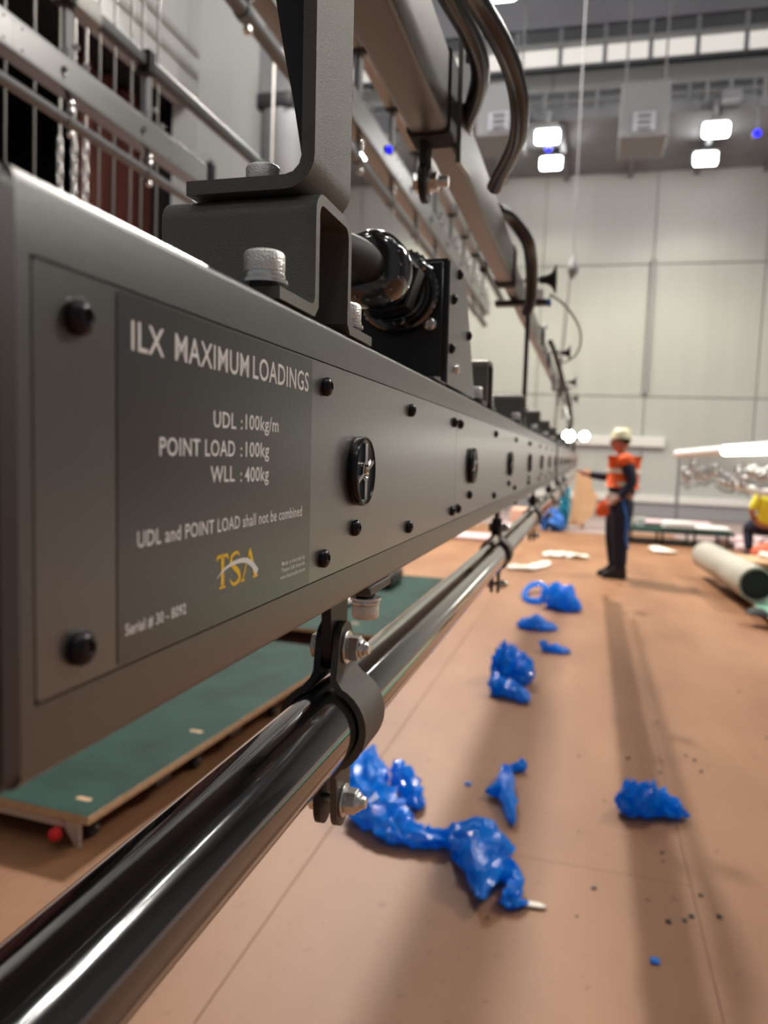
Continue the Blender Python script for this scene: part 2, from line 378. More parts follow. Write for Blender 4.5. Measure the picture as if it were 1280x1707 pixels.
# flood lamps under the catwalk
def flood(px, py, Y, lab, power, wd=.46, spot=True):
    power *= .62; c = at(px, py, Y); t = thing('flood_lamp', lab, 'lamp', (c.x, c.y, c.z+.1))
    part('housing', box(nb(), c.x-wd/2-.04, c.x+wd/2+.04, c.y-.16, c.y+.2, c.z+.06, c.z+.2, .02, 1), 'duct', t)
    part('bracket', box(nb(), c.x-.04, c.x+.04, c.y-.03, c.y+.03, c.z+.2, zr(6.80) if spot and Y > 16.8 else zr(6.95) if spot else 15.6), 'duct', t, 0)
    if spot and Y < 16.6: part('arm', box(nb(), c.x-.03, c.x+.03, c.y-.02, 16.505, zr(6.90), zr(6.96)), 'duct', t, 0)
    part('lens', prism(nb(), [(c.x+x, c.z+z) for x, z in rrect(-wd/2, wd/2, -.13, .13, .05)], 1, c.y-.20, c.y-.155), 'lamp', t)
    if spot:
        l = bpy.data.lights.new('flood_light', 'SPOT'); l.energy = power; l.spot_size = R(130); l.spot_blend = .5; l.color = (1, .97, .70); l.shadow_soft_size = .15
        o = bpy.data.objects.new('flood_light', l); COL.objects.link(o); o.parent = t; o.location = (0, -.05, -.28)
        o.rotation_euler = Vector((0, .1, -1)).to_track_quat('-Z', 'Y').to_euler()
flood(913, 234, 16.3, 'upper of the two square flood lamps left of the grey air unit', 700)
flood(919, 277, 18.2, 'lower of the two square flood lamps left of the grey air unit', 160)
flood(1191, 223, 16.3, 'upper of the two square flood lamps right of the grey air unit', 700)
flood(1174, 270, 18.2, 'lower of the two square flood lamps right of the grey air unit', 160)
flood(840, -2, 14.5, 'bright lamp at the top edge above the bent black tubes', 500, spot=False)
for px, lab, x in ((600, 'flood lamp hidden behind the upper bar, left of the bright ones', 0),):
    flood(620, 260, 17.5, 'flood lamp under the catwalk seen behind the upright hanger plate', 900)
for px, py, Y, lab in ((1262, 222, 16.46, 'tiny blue indicator lamp at the right end of the catwalk'), (648, 249, atx(648, 249, -1.098).y, 'tiny blue indicator lamp beside the second hung bar'), (914, 247, 16.20, 'tiny blue indicator lamp just under the upper left flood lamp')):
    c = at(px, py, Y); t = thing('indicator_lamp', lab, 'lamp', c); r = 5*Y/1282
    part('lens', lathe(nb(), [(0, 0), (.0, r), (r*.6, r*.8), (r, 0)], c, (0, -1, 0), 12), 'bluelamp', t)
    part('holder', cyl(nb(), c, c+Vector((0, r*2, 0)), r*1.2, 12), 'ceil', t)
    if Y > 16.3: part('arm', box(nb(), c.x-.02, c.x+.02, Y+.02, 16.55, c.z-.02, zr(7.0)), 'ceil', t, 0)

# ================================================================= RIGGING BAR
def screw_mesh():
    bm = nb(); lathe(bm, [(0, .0044), (.0012, .0046), (.0026, .0040), (.0035, .0027), (.0036, .0020), (.0026, .0014), (.0026, 0)], (0, 0, 0), (1, 0, 0), 20)
    return finish(bm, 'screw', 'screw')
SCREW = screw_mesh()
def cross_mesh():
    bm = nb(); box(bm, .0025, .00345, -.0021, .0021, -.0005, .0005); box(bm, .0025, .00345, -.0005, .0005, -.0021, .0021)
    return finish(bm, 'cross_recess', 'black', 0)
CROSS = cross_mesh()
def capscrew(bm, o, d, r=.0083, h=.0085, seg=40):
    """knurled socket cap head with two washers under it"""
    o = Vector(o); d = Vector(d).normalized()
    lathe(bm, [(.0045, 0), (.0045, r*.985), (.0060, r), (h+.0045-.0015, r), (h+.0045-.0004, r*.93), (h+.0045, r*.84), (h+.0045, r*.52), (h-.001, r*.50), (h-.001, 0)], o, d, seg)
    return bm
def washers(bm, o, d, r=.0095):
    lathe(bm, [(0, 0), (0, r), (.0015, r), (.0015, 0)], o, d, 32); lathe(bm, [(.0016, 0), (.0018, r*.86), (.0030, r*.90), (.0043, r*.86), (.0045, 0)], o, d, 32); return bm
CAP = finish(capscrew(nb(), (0, 0, 0), (0, 0, 1)), 'cap_head', 'zincd')
WSH = finish(washers(nb(), (0, 0, 0), (0, 0, 1)), 'washer', 'zinc')
def plug_meshes():
    r = .0187
    bm = nb(); lathe(bm, [(0, r*.96), (.001, r), (.0040, r), (.0050, r*.97), (.0052, r*.93), (.0042, r*.90), (.0036, r*.80), (.0036, 0)], (0, 0, 0), (1, 0, 0), 48)
    body = finish(bm, 'blanking_plug', 'black')
    bm = nb()
    for a in (90, 270, 20, 200):
        c, s = math.cos(R(a)), math.sin(R(a)); wd = .0022 if a % 90 == 0 else .0012
        p = [(c*.0035-s*wd, s*.0035+c*wd), (c*.0150-s*wd, s*.0150+c*wd), (c*.0150+s*wd, s*.0150-c*wd), (c*.0035+s*wd, s*.0035-c*wd)]
        prism(bm, p, 0, .0034, .0049)
    lathe(bm, [(.0034, .0062), (.0048, .0060), (.0048, .0050), (.0036, .0046)], (0, 0, 0), (1, 0, 0), 24)
    rel = finish(bm, 'moulded_relief', 'chrome')
    bm = nb(); lathe(bm, [(.0034, .0026), (.0054, .0024), (.0058, .0014), (.0050, .0008), (.0050, 0)], (0, 0, 0), (1, 0, 0), 16)
    return body, rel, finish(bm, 'rivet', 'brass')
PLUG, RELIEF, RIVET = plug_meshes()

XF = -.12; ZT = .0604; ZB = -.0773; XB = -.203
def beam_profile():
    r = .0035; zt, zb = .0424, -.0592; d = .0022
    return (arc(XF-r, ZT-r, r, 0, 90, 5) + arc(XB+r, ZT-r, r, 90, 180, 5) + arc(XB+r, ZB+r, r, 180, 270, 5) + arc(XF-r, ZB+r, r, 270, 360, 5)
            + [(XF, zb), (XF-d, zb), (XF-d, zt), (XF, zt)])
def beam(M, y0, y1, label, panels, detail=2, dx=0, dz=0, ocap=True):
    """panels: list of (y0, y1, [screw ys], [plug ys])"""
    D = Vector((dx, 0, dz)); M = M @ Matrix.Translation(D)
    t = thing('rigging_beam', label, 'beam', (XF-.04, y0, ZB), M)
    part('channel', prism(nb(), beam_profile(), 1, y0, y1), 'powder', t)
    if ocap:
        part('end_cap', prism(nb(), rrect(XB, XF+.0002, ZB, ZT, .006), 1, y0-.0055, y0), 'endcap', t)
    bm = nb(); box(bm, XF-.0026, XF, y0, panels[0][0]-.0006, -.0592, .0424); part('end_strip', bm, 'powder', t)
    for (a, b, ss, ps) in panels:
        bm = nb(); prism(bm, rrect(a+.0004, b-.0004, -.0587, .0419, .0012, 2), 0, XF-.0026, XF-.0003)
        p = part('side_panel', bm, 'panel', t)
        for y in ss:
            for z in (.0313, -.0492):
                s = bpy.data.objects.new('screw', SCREW); COL.objects.link(s); s.parent = p; s.location = Vector((XF-.0003, y, z))-OFS[p.name]; s.rotation_euler = (rng.uniform(0, 1), 0, 0)
        for y in ps:
            s = bpy.data.objects.new('screw', SCREW); COL.objects.link(s); s.parent = p; s.location = Vector((XF-.0003, y-.005, -.039))-OFS[p.name]
        for y in ps:
            k = bpy.data.objects.new('blanking_plug', PLUG); COL.objects.link(k); k.parent = t; k.location = Vector((XF-.0003, y, -.0088))-OFS[t.name]
            if detail:
                for nm, me in (('moulded_relief', RELIEF), ('rivet', RIVET)):
                    q = bpy.data.objects.new(nm, me); COL.objects.link(q); q.parent = k
    return t
main = beam(BAR, .1412, 2.975, 'long black powder-coated rigging beam with a printed load label, running away from the camera',
    [(.1465, .7125, [.162, .342, .52, .695], [.3975]), (.7125, 1.615, [.73, 1.018, 1.31, 1.60], [.806, 1.212]), (1.615, 2.96, [1.63, 1.95, 2.25, 2.6, 2.94], [1.62, 2.03, 2.44, 2.85])])
# cross recesses of the nearer screws (level of the sub-parts is full, so the recess rides on the panel)
main2 = beam(BAR, 3.0, 8.4, 'second black rigging beam beyond the dark joint, ending by the worker in the orange shirt',
    [(3.006, 5.6, [3.05, 3.7, 4.4, 5.0, 5.55], [3.3, 3.7, 4.1, 4.5, 4.9, 5.3]), (5.6, 8.39, [5.7, 6.6, 7.5, 8.3], [6.0, 6.8, 7.6])], 0)
solo('beam_coupler', box(nb(), XB-.004, XF+.004, 2.972, 3.004, ZB-.004, ZT+.004, .002, 1), 'dark', 'dark square coupling collar joining the two rigging beams', 'coupler', M=BAR)
# end cap screws
for (px, py) in ((4, 425), (3, 1163)):
    p = bY(px, py, .1355); p.x = min(p.x, XF-.006)
    s = inst('screw', SCREW, main, (p.x, .1357, p.z), (0, 0, R(-90))); s.scale = (1.25, 1.1, 1.1)
# little catch at the top near corner of the panel
inst('screw', SCREW, main, (XF-.0028, .1475, .0420)).scale = (.7, .35, .35)

# ---- label sheet and print
lab = part('load_label', prism(nb(), rrect(.1782, .3243, -.0582, .0412, .0010, 3), 0, XF-.0004, XF-.00005), 'label', main)
def print_text(txt, y, z, h, width, mat='white', bold=.014, align='l'):
    cu = bpy.data.curves.new('lettering', 'FONT'); cu.body = txt; cu.offset = bold; cu.resolution_u = 3; cu.extrude = 0.0
    cu.space_character = 1.06
    o = bpy.data.objects.new('tmp', cu); COL.objects.link(o); dg = bpy.context.evaluated_depsgraph_get(); dg.update()
    me = bpy.data.meshes.new_from_object(o.evaluated_get(dg)); bpy.data.objects.remove(o)
    xs = [v.co.x for v in me.vertices]; x0, x1 = min(xs), max(xs)
    sc_y = h/.73; sc_x = width/(x1-x0)
    of = OFS[lab.name]
    for v in me.vertices:
        v.co = Vector((XF+.00002, y+(v.co.x-x0)*sc_x, z+v.co.y*sc_y))-of
    me.materials.clear(); me.materials.append(MT[mat])
    q = bpy.data.objects.new('lettering', me); COL.objects.link(q); q.parent = lab; return q
print_text('ILX', .1846, .0268, .0083, .0165, bold=.009)
print_text('MAXIMUM', .2072, .0269, .0083, .0512, bold=.009)
print_text('LOADINGS', .2620, .0271, .0085, .0576, bold=.009)
for txt, y, z, h, wd in (('UDL', .2317, .0081, .0056, .0168), (':', .2523, .0081, .0050, .0012), ('100kg/m', .2562, .0083, .0056, .0303),
    ('POINT LOAD', .1987, -.0015, .0056, .0490), (':', .2523, -.0015, .0050, .0012), ('100kg', .2565, -.0016, .0056, .0210),
    ('WLL', .2299, -.0102, .0056, .0178), (':', .2523, -.0105, .0050, .0012), ('400kg', .2560, -.0107, .0056, .0214)):
    print_text(txt, y, z, h, wd, bold=.012)
print_text('UDL and POINT LOAD shall not be combined', .1874, -.0271, .0047, .1265, bold=.010)
print_text('Serial # 30 - 8092', .1816, -.0507, .0034, .0326, bold=.012)
print_text('Made in Australia by', .2921, -.0463, .0019, .0264, bold=.004)
print_text('Theatre Safe Australia', .2915, -.0490, .0019, .0268, bold=.004)
print_text('www.theatresafe.com.au', .2903, -.0518, .0019, .0284, bold=.004)
print_text('Theatre', .2334, -.0499, .0018, .0110, 'grey', 0)
print_text('Safe', .2462, -.0499, .0018, .0060, 'grey', 0).scale = (1, 1, 1)
print_text('Australia', .2545, -.0499, .0018, .0130, 'grey', 0)
# emblem: tall serif letters with a white arc
def stroke(bm, pts, ws, x):
    L = []; Rr = []
    P = [Vector((0, p[0], p[1])) for p in pts]
    for i, p in enumerate(P):
        d = (P[min(i+1, len(P)-1)]-P[max(i-1, 0)]).normalized(); n = Vector((0, -d.z, d.y))
        wv = ws[i] if isinstance(ws, (list, tuple)) else ws
        a = p+n*wv; b = p-n*wv; L.append(bm.verts.new((x, a.y, a.z))); Rr.append(bm.verts.new((x, b.y, b.z)))
    for i in range(len(P)-1): bm.faces.new((L[i], L[i+1], Rr[i+1], Rr[i]))
def cr2(pts, n=6): return [(p.y, p.z) for p in smooth_path([(0, a, b) for a, b in pts], n)]
bm = nb(); xl = XF+.00004; zb = -.0468; zt = -.0357
stroke(bm, [(.2347, zt-.0012), (.2350, zt), (.2426, zt), (.2430, zt-.0014)], .0006, xl)            # T
stroke(bm, [(.2389, zt), (.2389, zb+.001)], .0011, xl); stroke(bm, [(.2367, zb+.0003), (.2411, zb+.0003)], .0004, xl)
S = cr2([(.2520, zt-.0012), (.2500, zt+.0001), (.2462, zt-.0008), (.2454, zt-.0030), (.2480, -.0408), (.2512, -.0428), (.2522, -.0452), (.2500, zb+.0003), (.2468, zb+.0002), (.2447, zb+.0020)])
stroke(bm, S, [.0004+.0007*math.sin(math.pi*min(1, i/(len(S)-1)))**1.5 for i in range(len(S))], xl+.00001)
stroke(bm, [(.2548, zb+.0006), (.2610, zt+.0002)], .00045, xl+.00002); stroke(bm, [(.2604, zt), (.2658, zb+.0006)], .0011, xl+.00003)
stroke(bm, [(.2533, zb+.0003), (.2566, zb+.0003)], .0004, xl); stroke(bm, [(.2636, zb+.0003), (.2680, zb+.0003)], .0004, xl)
part('emblem_letters', bm, 'yellow', lab, 0)
bm = nb(); A = cr2([(.2345, -.0430), (.2400, -.0405), (.2480, -.0391), (.2570, -.0394), (.2630, -.0418), (.2675, -.0452)])
stroke(bm, A, [.0001+.0013*(i/(len(A)-1))**.8 for i in range(len(A))], xl+.00006); part('emblem_arc', bm, 'white', lab, 0)

# ---- hat brackets standing on the beam
def hat(y0, lab, M=BAR, group=None, full=True):
    y1 = y0+.052; xa, xb = -.196, XF; t_ = .0048; z0 = ZT+.0002; zt = .116; r = .010
    t = thing('hat_bracket', lab, 'bracket', (-.158, (y0+y1)/2, z0), M, group)
    o = [(y0-.040, z0), (y0-.040, z0+t_)] + [(y0-.004+.004*math.sin(R(a)), z0+t_+.004-.004*math.cos(R(a))) for a in (0, 45, 90)] \
        + arc(y0+r, zt-r, r, 180, 90, 5) + arc(y1-r, zt-r, r, 90, 0, 5) + [(y1+.004-.004*math.sin(R(a)), z0+t_+.004-.004*math.cos(R(a))) for a in (90, 45, 0)] \
        + [(y1+.040, z0+t_), (y1+.040, z0), (y1, z0), (y1-t_, z0+t_)] + arc(y1-r, zt-r, r-t_, 0, 90, 4) + arc(y0+r, zt-r, r-t_, 90, 180, 4) + [(y0+t_, z0+t_), (y0, z0)]
    part('folded_plate', prism(nb(), o, 0, xa, xb), 'bracket', t)
    for y in (y0-.0335, y1+.022):
        bm = cyl(nb(), (XF-.0095, y, z0+t_), (XF-.0095, y, z0+t_+.0020), .0060, 20); part('spacer', bm, 'dark', t)
        inst('washer', WSH, t, (XF-.0095, y, z0+t_+.0020)); inst('cap_screw', CAP, t, (XF-.0095, y, z0+t_+.0020))
    return t
hat(.3262, 'nearest black hat bracket on the beam, right above the printed label')
hat(.918, 'second black hat bracket on the beam, just beyond the connector box')
hat(1.42, 'third black hat bracket on the beam, with a bolt on its top')
hat(1.885, 'fourth black hat bracket, at the foot of the thin hanger rod')
for y in (2.35, 2.85, 3.5, 4.2, 5.0): hat(y, 'distant dark hat bracket on the beam beyond the hanger rod', group='distant hat brackets on the beam')

# ---- L shaped hanger plate
hp = thing('hanger_plate', 'tall grey folded hanger plate bolted on the nearest hat bracket', 'bracket', (-.15, .35, .1165), BAR)
xo = -.1212; t_ = .0062; zf = .1168; ro = .014; Y0, Y1 = .3262, .3782
prof = [(-.1835, zf), (-.1835+.0, zf+t_)] + [(xo-t_-.008+.008*math.sin(R(a)), zf+t_+.008-.008*math.cos(R(a))) for a in (0, 30, 60, 90)] + [(xo-t_, .62), (xo, .62)] + arc(xo-ro, zf+ro, ro, 0, -90, 6)
part('folded_plate', prism(nb(), prof, 1, Y0, Y1), 'bracket', hp)
g = [(-.1275, .128), (-.1275, .60), (-.215, .60), (-.200, .42), (-.178, .30), (-.162, .235), (-.1555, .200), (-.150, .175), (-.1455, .150), (-.1405, .132)]
part('gusset', prism(nb(), g, 1, .3722, .3780), 'dark', hp)
inst('washer', WSH, hp, (-.1560, .350, zf+t_)); inst('cap_screw', CAP, hp, (-.1560, .350, zf+t_))
part('domed_nut', lathe(nb(), [(0, .007), (.004, .007), (.007, .005), (.009, 0)], (-.1425, .362, zf+t_), (0, 0, 1), 20), 'zinc', hp)

# ---- pipe
PX, PZ, PR = -.1610, -.1778, .0243
solo('hung_pipe', prism(nb(), arc(PX, PZ, PR, 0, 352.5, 47), 1, -.25, 8.6), 'gloss', 'long gloss-black round pipe clamped below the rigging beam', 'pipe', M=BAR)

# ---- pipe clamps
def strip(bm, pts, hw, yc, th):
    """pts (x,z) path, hw half widths in y; sheet of thickness th on its outer side (sign via th)"""
    P = [Vector((p[0], 0, p[1])) for p in pts]; rows = []
    for i, p in enumerate(P):
        d = (P[min(i+1, len(P)-1)]-P[max(i-1, 0)]).normalized(); n = Vector((-d.z, 0, d.x))*th
        rows.append([bm.verts.new((q.x, yc+s*hw[i], q.z)) for q, s in ((p, -1), (p, 1), (p+n, 1), (p+n, -1))])
    for a, b in zip(rows, rows[1:]):
        for k in range(4): bm.faces.new((a[k], a[(k+1) % 4], b[(k+1) % 4], b[k]))
    bm.faces.new(rows[0]); bm.faces.new(rows[-1][::-1])
def nut_bolt(t, y, z, side=1):
    """bolt along x: nut and washer on the right, hexagon head on the left"""
    xr = PX+.0085; xl_ = PX-.0085
    part('washer', cyl(nb(), (xr, y, z), (xr+.0017, y, z), .0112, 28, .0004), 'zinc', t)
    n = part('nut', hexp(nb(), (xr+.0018, y, z), (xr+.0098, y, z), .0088), 'zinc', t, 25)
    bm = nb(); lathe(bm, [(0, .0066), (.0012, .0068), (.0024, .0060), (.0024, .0052), (.0036, .0050), (.0036, 0)], (xr+.0098, y, z), (1, 0, 0), 24); part('lock_collar', bm, 'zinc', t)
    bm = nb(); pr = []
    for k in range(5): pr += [(k*.001, .0043), (k*.001+.0005, .0039)]
    lathe(bm, pr+[(.0052, .0036), (.0052, 0)], (xr+.0110, y, z), (1, 0, 0), 20); part('bolt_end', bm, 'zinc', t)
    part('bolt_shank', cyl(nb(), (xl_, y, z), (xr, y, z), .0040, 12), 'zinc', t)
    part('bolt_head', hexp(nb(), (xl_-.0065, y, z), (xl_, y, z), .0088), 'zinc', t, 25)
def clamp(y, lab, group=None, M=BAR):
    t = thing('pipe_clamp', lab, 'clamp', (PX, y, PZ-.03), M, group)
    for s in (1, -1):
        zt_, zb_ = -.1115, -.252; gx = .0037; ri = PR+.0012; hw0 = .0235; pts = []; hw = []
        for k in range(6):
            a = R(90*k/5); pts.append((PX+s*gx, zt_-.014*(1-math.sin(a)) if False else zt_-.014+.014*math.cos(a))); hw.append(max(.0008, .0150*math.sin(a)) if k < 5 else .0150)
        pts.append((PX+s*gx, -.1420)); hw.append(.0185)
        pts.append((PX+s*(gx+.0012), -.1475)); hw.append(.022)
        a0 = math.degrees(math.asin(min(1, .010/ri)))
        for k in range(13):
            a = R(90-24-(132)*k/12); pts.append((PX+s*ri*math.cos(a), PZ+ri*math.sin(a))); hw.append(hw0)
        pts.append((PX+s*(gx+.0012), -.2085)); hw.append(.021)
        pts.append((PX+s*gx, -.2140)); hw.append(.016)
        for k in range(6):
            a = R(90*k/5); pts.append((PX+s*gx, zb_+.014-.014*math.sin(a))); hw.append(max(.0008, .0140*math.cos(a)))
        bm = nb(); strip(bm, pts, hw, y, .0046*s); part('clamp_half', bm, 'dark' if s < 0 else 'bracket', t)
    # tab between the halves up to the beam
    bm = nb(); prism(bm, [(y-.019, ZB-.0062), (y+.019, ZB-.0062)]+arc(y, -.128, .0165, 0, -180, 10), 0, PX-.0033, PX+.0033)
    part('hanging_tab', bm, 'dark', t)
    bm = box(nb(), PX-.030, XF-.004, y-.026, y-.010, ZB-.0060, ZB-.0002, .001, 1); part('tab_foot', bm, 'dark', t)
    nut_bolt(t, y, -.1290); nut_bolt(t, y, -.2350)
    return t
clamp(.4860, 'nearest black pipe clamp with two zinc bolts, hanging below the beam label')
clamp(1.434, 'second black pipe clamp along the pipe, seen against the floor')
clamp(2.385, 'third black pipe clamp, small and dark before the pink sheets')
for y in (3.33, 4.28, 5.2): clamp(y, 'distant dark pipe clamp beyond the bright glint on the pipe', 'distant pipe clamps')

# bolt hanging below the beam behind the clamp
ub = thing('underslung_bolt', 'zinc cap bolt hanging head-down under the beam, behind the nearest clamp', 'bolt', (-.1285, .4470, ZB), BAR)
part('foot_plate', box(nb(), -.150, XF-.001, .431, .4790, ZB-.0062, ZB-.0002, .001, 1), 'bracket', ub)
part('spacer', cyl(nb(), (-.1285, .4470, ZB-.0062), (-.1285, .4470, ZB-.0092), .0060, 20), 'dark', ub)
inst('washer', WSH, ub, (-.1285, .4470, ZB-.0092), (R(180), 0, 0)); inst('cap_screw', CAP, ub, (-.1285, .4470, ZB-.0092), (R(180), 0, 0))

# ---- connector box with multipin plug
cb = thing('connector_box', 'black sloped connector box on the beam holding a round multipin plug', 'junction box', (-.16, .70, ZT), BAR)
side = [(.652, .0640), (.652, .1668), (.700, .1700), (.742, .1640), (.8165, .0640)]
part('body', prism(nb(), side, 0, -.2000, XF-.0015), 'dark', cb, 0)
part('side_cover', prism(nb(), [(.6535, .0620), (.6535, .1650), (.7005, .1682), (.7410, .1622), (.8155, .0620)], 0, XF-.0015, XF+.0002), 'powder', cb, 0)
part('front_frame', box(nb(), -.1960, -.1250, .6490, .6522, .0600, .1640, .001, 1), 'dark', cb)
part('base_flange', box(nb(), -.196, XF, .600, .652, ZT+.0003, ZT+.0022, .0005, 1), 'dark', cb)
for (px, py, mt) in ((765, 458, 0), (755, 499, 0), (780, 560, 0), (751, 581, 0), (759, 615, 1)):
    r = BI.to_3x3() @ ray(px, py); p = r*(XF/r.x)
    s = inst('screw', SCREW if not mt else finish(lathe(nb(), [(0, .0045), (.003, .004), (.004, 0)], (0, 0, 0), (1, 0, 0), 16), 'screw', 'zinc'), cb, (XF+.0002, p.y, p.z))
for x, y in ((-.150, .622), (-.1265, .636)):
    part('foot_screw', lathe(nb(), [(0, .0045), (.003, .0042), (.0045, 0)], (x, y, ZT+.0022), (0, 0, 1), 16), 'zinc', cb)
ax = Vector((-.1625, .649, .1385))
plug = thing('multipin_plug', 'round black multipin connector with cable gland pointing from the box', 'connector', (ax.x, .60, ax.z-.03), BAR)
d = (0, -1, 0)
bm = nb(); lathe(bm, [(0, 0), (0, .0345), (.003, .0355), (.0075, .0350), (.010, .0325), (.010, 0)], ax, d, 48)
part('flange_ring', bm, 'gloss', plug)
bm = nb()
for k in range(40):
    a = 2*math.pi*k/40; box(bm, ax.x+.0352*math.cos(a)-.0008, ax.x+.0352*math.cos(a)+.0008, ax.y-.0075, ax.y-.002, ax.z+.0352*math.sin(a)-.0008, ax.z+.0352*math.sin(a)+.0008)
part('knurling', bm, 'black', plug, 0)
bm = nb(); lathe(bm, [(.010, 0), (.010, .0275), (.0135, .0275), (.0135, .0245), (.026, .0245), (.026, .0275), (.031, .0280), (.031, .024), (.036, .0235), (.036, 0)], ax, d, 40)
part('locking_shell', bm, 'chrome', plug)
for a in (40, 160, 280):
    bm = nb(); c, s = math.cos(R(a)), math.sin(R(a)); lathe(bm, [(0, .0055), (.010, .0055), (.012, .004), (.012, 0)], ax+Vector((c*.0270, -.010, s*.0270)), d, 14)
    part('locking_lug', bm, 'gloss', plug)
part('hex_body', cyl(nb(), ax+Vector((0, -.036, 0)), ax+Vector((0, -.060, 0)), .0305, 6, .002, R(12)), 'black', plug, 25)
bm = nb(); lathe(bm, [(.060, 0), (.060, .0235), (.068, .0240), (.068, .0275), (.075, .0290), (.0885, .0285), (.0945, .0255), (.0975, .0190), (.0975, 0)], ax, d, 40)
part('gland_nut', bm, 'gloss', plug)
bm = nb()
for k in range(16):
    a = 2*math.pi*k/16; lathe(bm, [(0, .0012), (.0012, .0012), (.0018, 0)], ax+Vector((math.cos(a)*.0245, -.0950, math.sin(a)*.0245)), d, 8)
part('grip_dots', bm, 'chrome', plug)
part('cable', tube(nb(), smooth_path([ax+Vector((0, -.09, 0)), ax+Vector((0, -.125, .0)), ax+Vector((-.012, -.165, -.004)), ax+Vector((-.05, -.185, -.012)), ax+Vector((-.085, -.16, -.016)), ax+Vector((-.095, -.10, -.018)), ax+Vector((-.095, .2, -.02)), ax+Vector((-.09, 1.5, -.02))]), .0125, 20), 'rubber', plug)
part('flange_screw', lathe(nb(), [(0, .0055), (.003, .0052), (.0045, .0030), (.0035, .002), (.0035, 0)], (-.1345, .6485, .1115), d, 16), 'zinc', plug)
# blocky boxes further along
for (y, lab) in ((1.12, 'small black junction box on the beam between the second and third hat brackets'), (2.12, 'small black junction box just past the hanger rod'), (3.2, 'small dark junction box on the far beam')):
    t = thing('junction_box', lab, 'junction box', (-.17, y, ZT), BAR)
    part('body', box(nb(), -.199, -.165, y-.05, y+.05, ZT+.0005, ZT+.045, .003, 1), 'dark', t); part('lid_screw', cyl(nb(), (-.180, y-.035, ZT+.045), (-.180, y-.035, ZT+.049), .004, 12), 'zinc', t)

# ---- upper telescopic bar
def seg(y0, y1, l, r, z0, z1, lab, collar=True):
    t = thing('upper_bar', lab, 'bar', ((l+r)/2, y0, z0), BAR)
    part('tube_section', rect_tube(nb(), l, r, z0, z1, y0, y1, .006), 'upper', t)
    if collar: part('end_collar', rect_tube(nb(), l-.003, r+.003, z0-.003, z1+.003, y1-.035, y1+.002, .007), 'rubber', t)
    return t
u1 = seg(.02, .868, -.2020, -.1600, .3460, .4300, 'thick near section of the upper box bar, cut by the top edge', True)
u2 = seg(.865, 1.62, -.1965, -.1625, .3520, .4240, 'middle section of the upper box bar carrying the bent black tubes')
u3 = seg(1.615, 4.2, -.1920, -.1670, .3600, .4180, 'third, thinner section of the upper box bar')
u4 = seg(4.2, 8.0, -.1910, -.1680, .3620, .4160, 'far end section of the upper box bar, brownish below', False)
part('hanger_cheek', prism(nb(), [(.88, .33), (.88, .50), (.93, .52), (.945, .44), (.955, .36), (.955, .34)], 0, -.1590, -.1535), 'upper', u2)
part('cheek_bolt', cyl(nb(), (-.1535, .905, .455), (-.150, .905, .455), .006, 12), 'dark', u2)
# bolt and lug below the middle section
lg = thing('pivot_lug', 'dark round pivot lug with a zinc nut under the upper bar', 'lug', (-.178, .86, .30), BAR)
c = bY(708, 305, .86)
part('lug_plate', cyl(nb(), (c.x-.004, .86, c.z), (c.x+.004, .86, c.z), .022, 28, .001), 'dark', lg)
part('lug_neck', box(nb(), c.x-.004, c.x+.004, .845, .875, c.z, .347, .001, 1), 'dark', lg)
part('washer', cyl(nb(), (c.x+.004, .86, c.z), (c.x+.0065, .86, c.z), .013, 24), 'zinc', lg)
part('nut', hexp(nb(), (c.x+.0065, .86, c.z), (c.x+.0155, .86, c.z), .0105), 'zinc', lg, 25)
part('bolt_end', cyl(nb(), (c.x+.0155, .86, c.z), (c.x+.027, .86, c.z), .0060, 14, .0006), 'zinc', lg)
part('bolt_head', hexp(nb(), (c.x-.012, .86, c.z), (c.x-.004, .86, c.z), .0105), 'zinc', lg, 25)
# bent black tubes
def bent(pts, r, lab, mat='tubeblack'):
    P = smooth_path([bY(px, py, Y) for px, py, Y in pts], 8)
    return solo('bent_tube', tube(nb(), P, r, 20), mat, lab, 'tube', M=BAR, smooth=60)
bent([(735, -110, .55), (765, -55, .60), (795, 0, .66), (835, 70, .72), (858, 130, .78), (866, 185, .83), (862, 230, .88), (848, 264, .93), (834, 290, .97), (824, 312, 1.0)], .0098, 'outer bent gloss-black tube bulging right of the upper bar')
bent([(690, -120, .56), (722, -60, .62), (752, 0, .68), (780, 50, .74), (797, 95, .79), (800, 130, .83), (790, 170, .88), (775, 205, .92), (768, 240, .97)], .0100, 'inner bent black tube between the outer one and the upper bar')
bent([(828, 350, 1.40), (850, 362, 1.46), (877, 398, 1.52), (884, 425, 1.58), (886, 460, 1.64), (884, 500, 1.70), (878, 520, 1.74)], .0125, 'third bent black tube beyond the dark collar of the upper bar')
for k, (a, b) in enumerate((((925, 590), (938, 640)), ((945, 655), (952, 700)))):
    bent([(a[0]-8, a[1]-20, 3+k), (a[0], a[1], 3.1+k), (b[0], b[1], 3.3+k), (b[0]-4, b[1]+18, 3.4+k)], .010, ('fourth bent dark tube, small, beside the horn-shaped cups', 'fifth bent dark tube, smallest, close above the two bright lamps')[k], 'black')
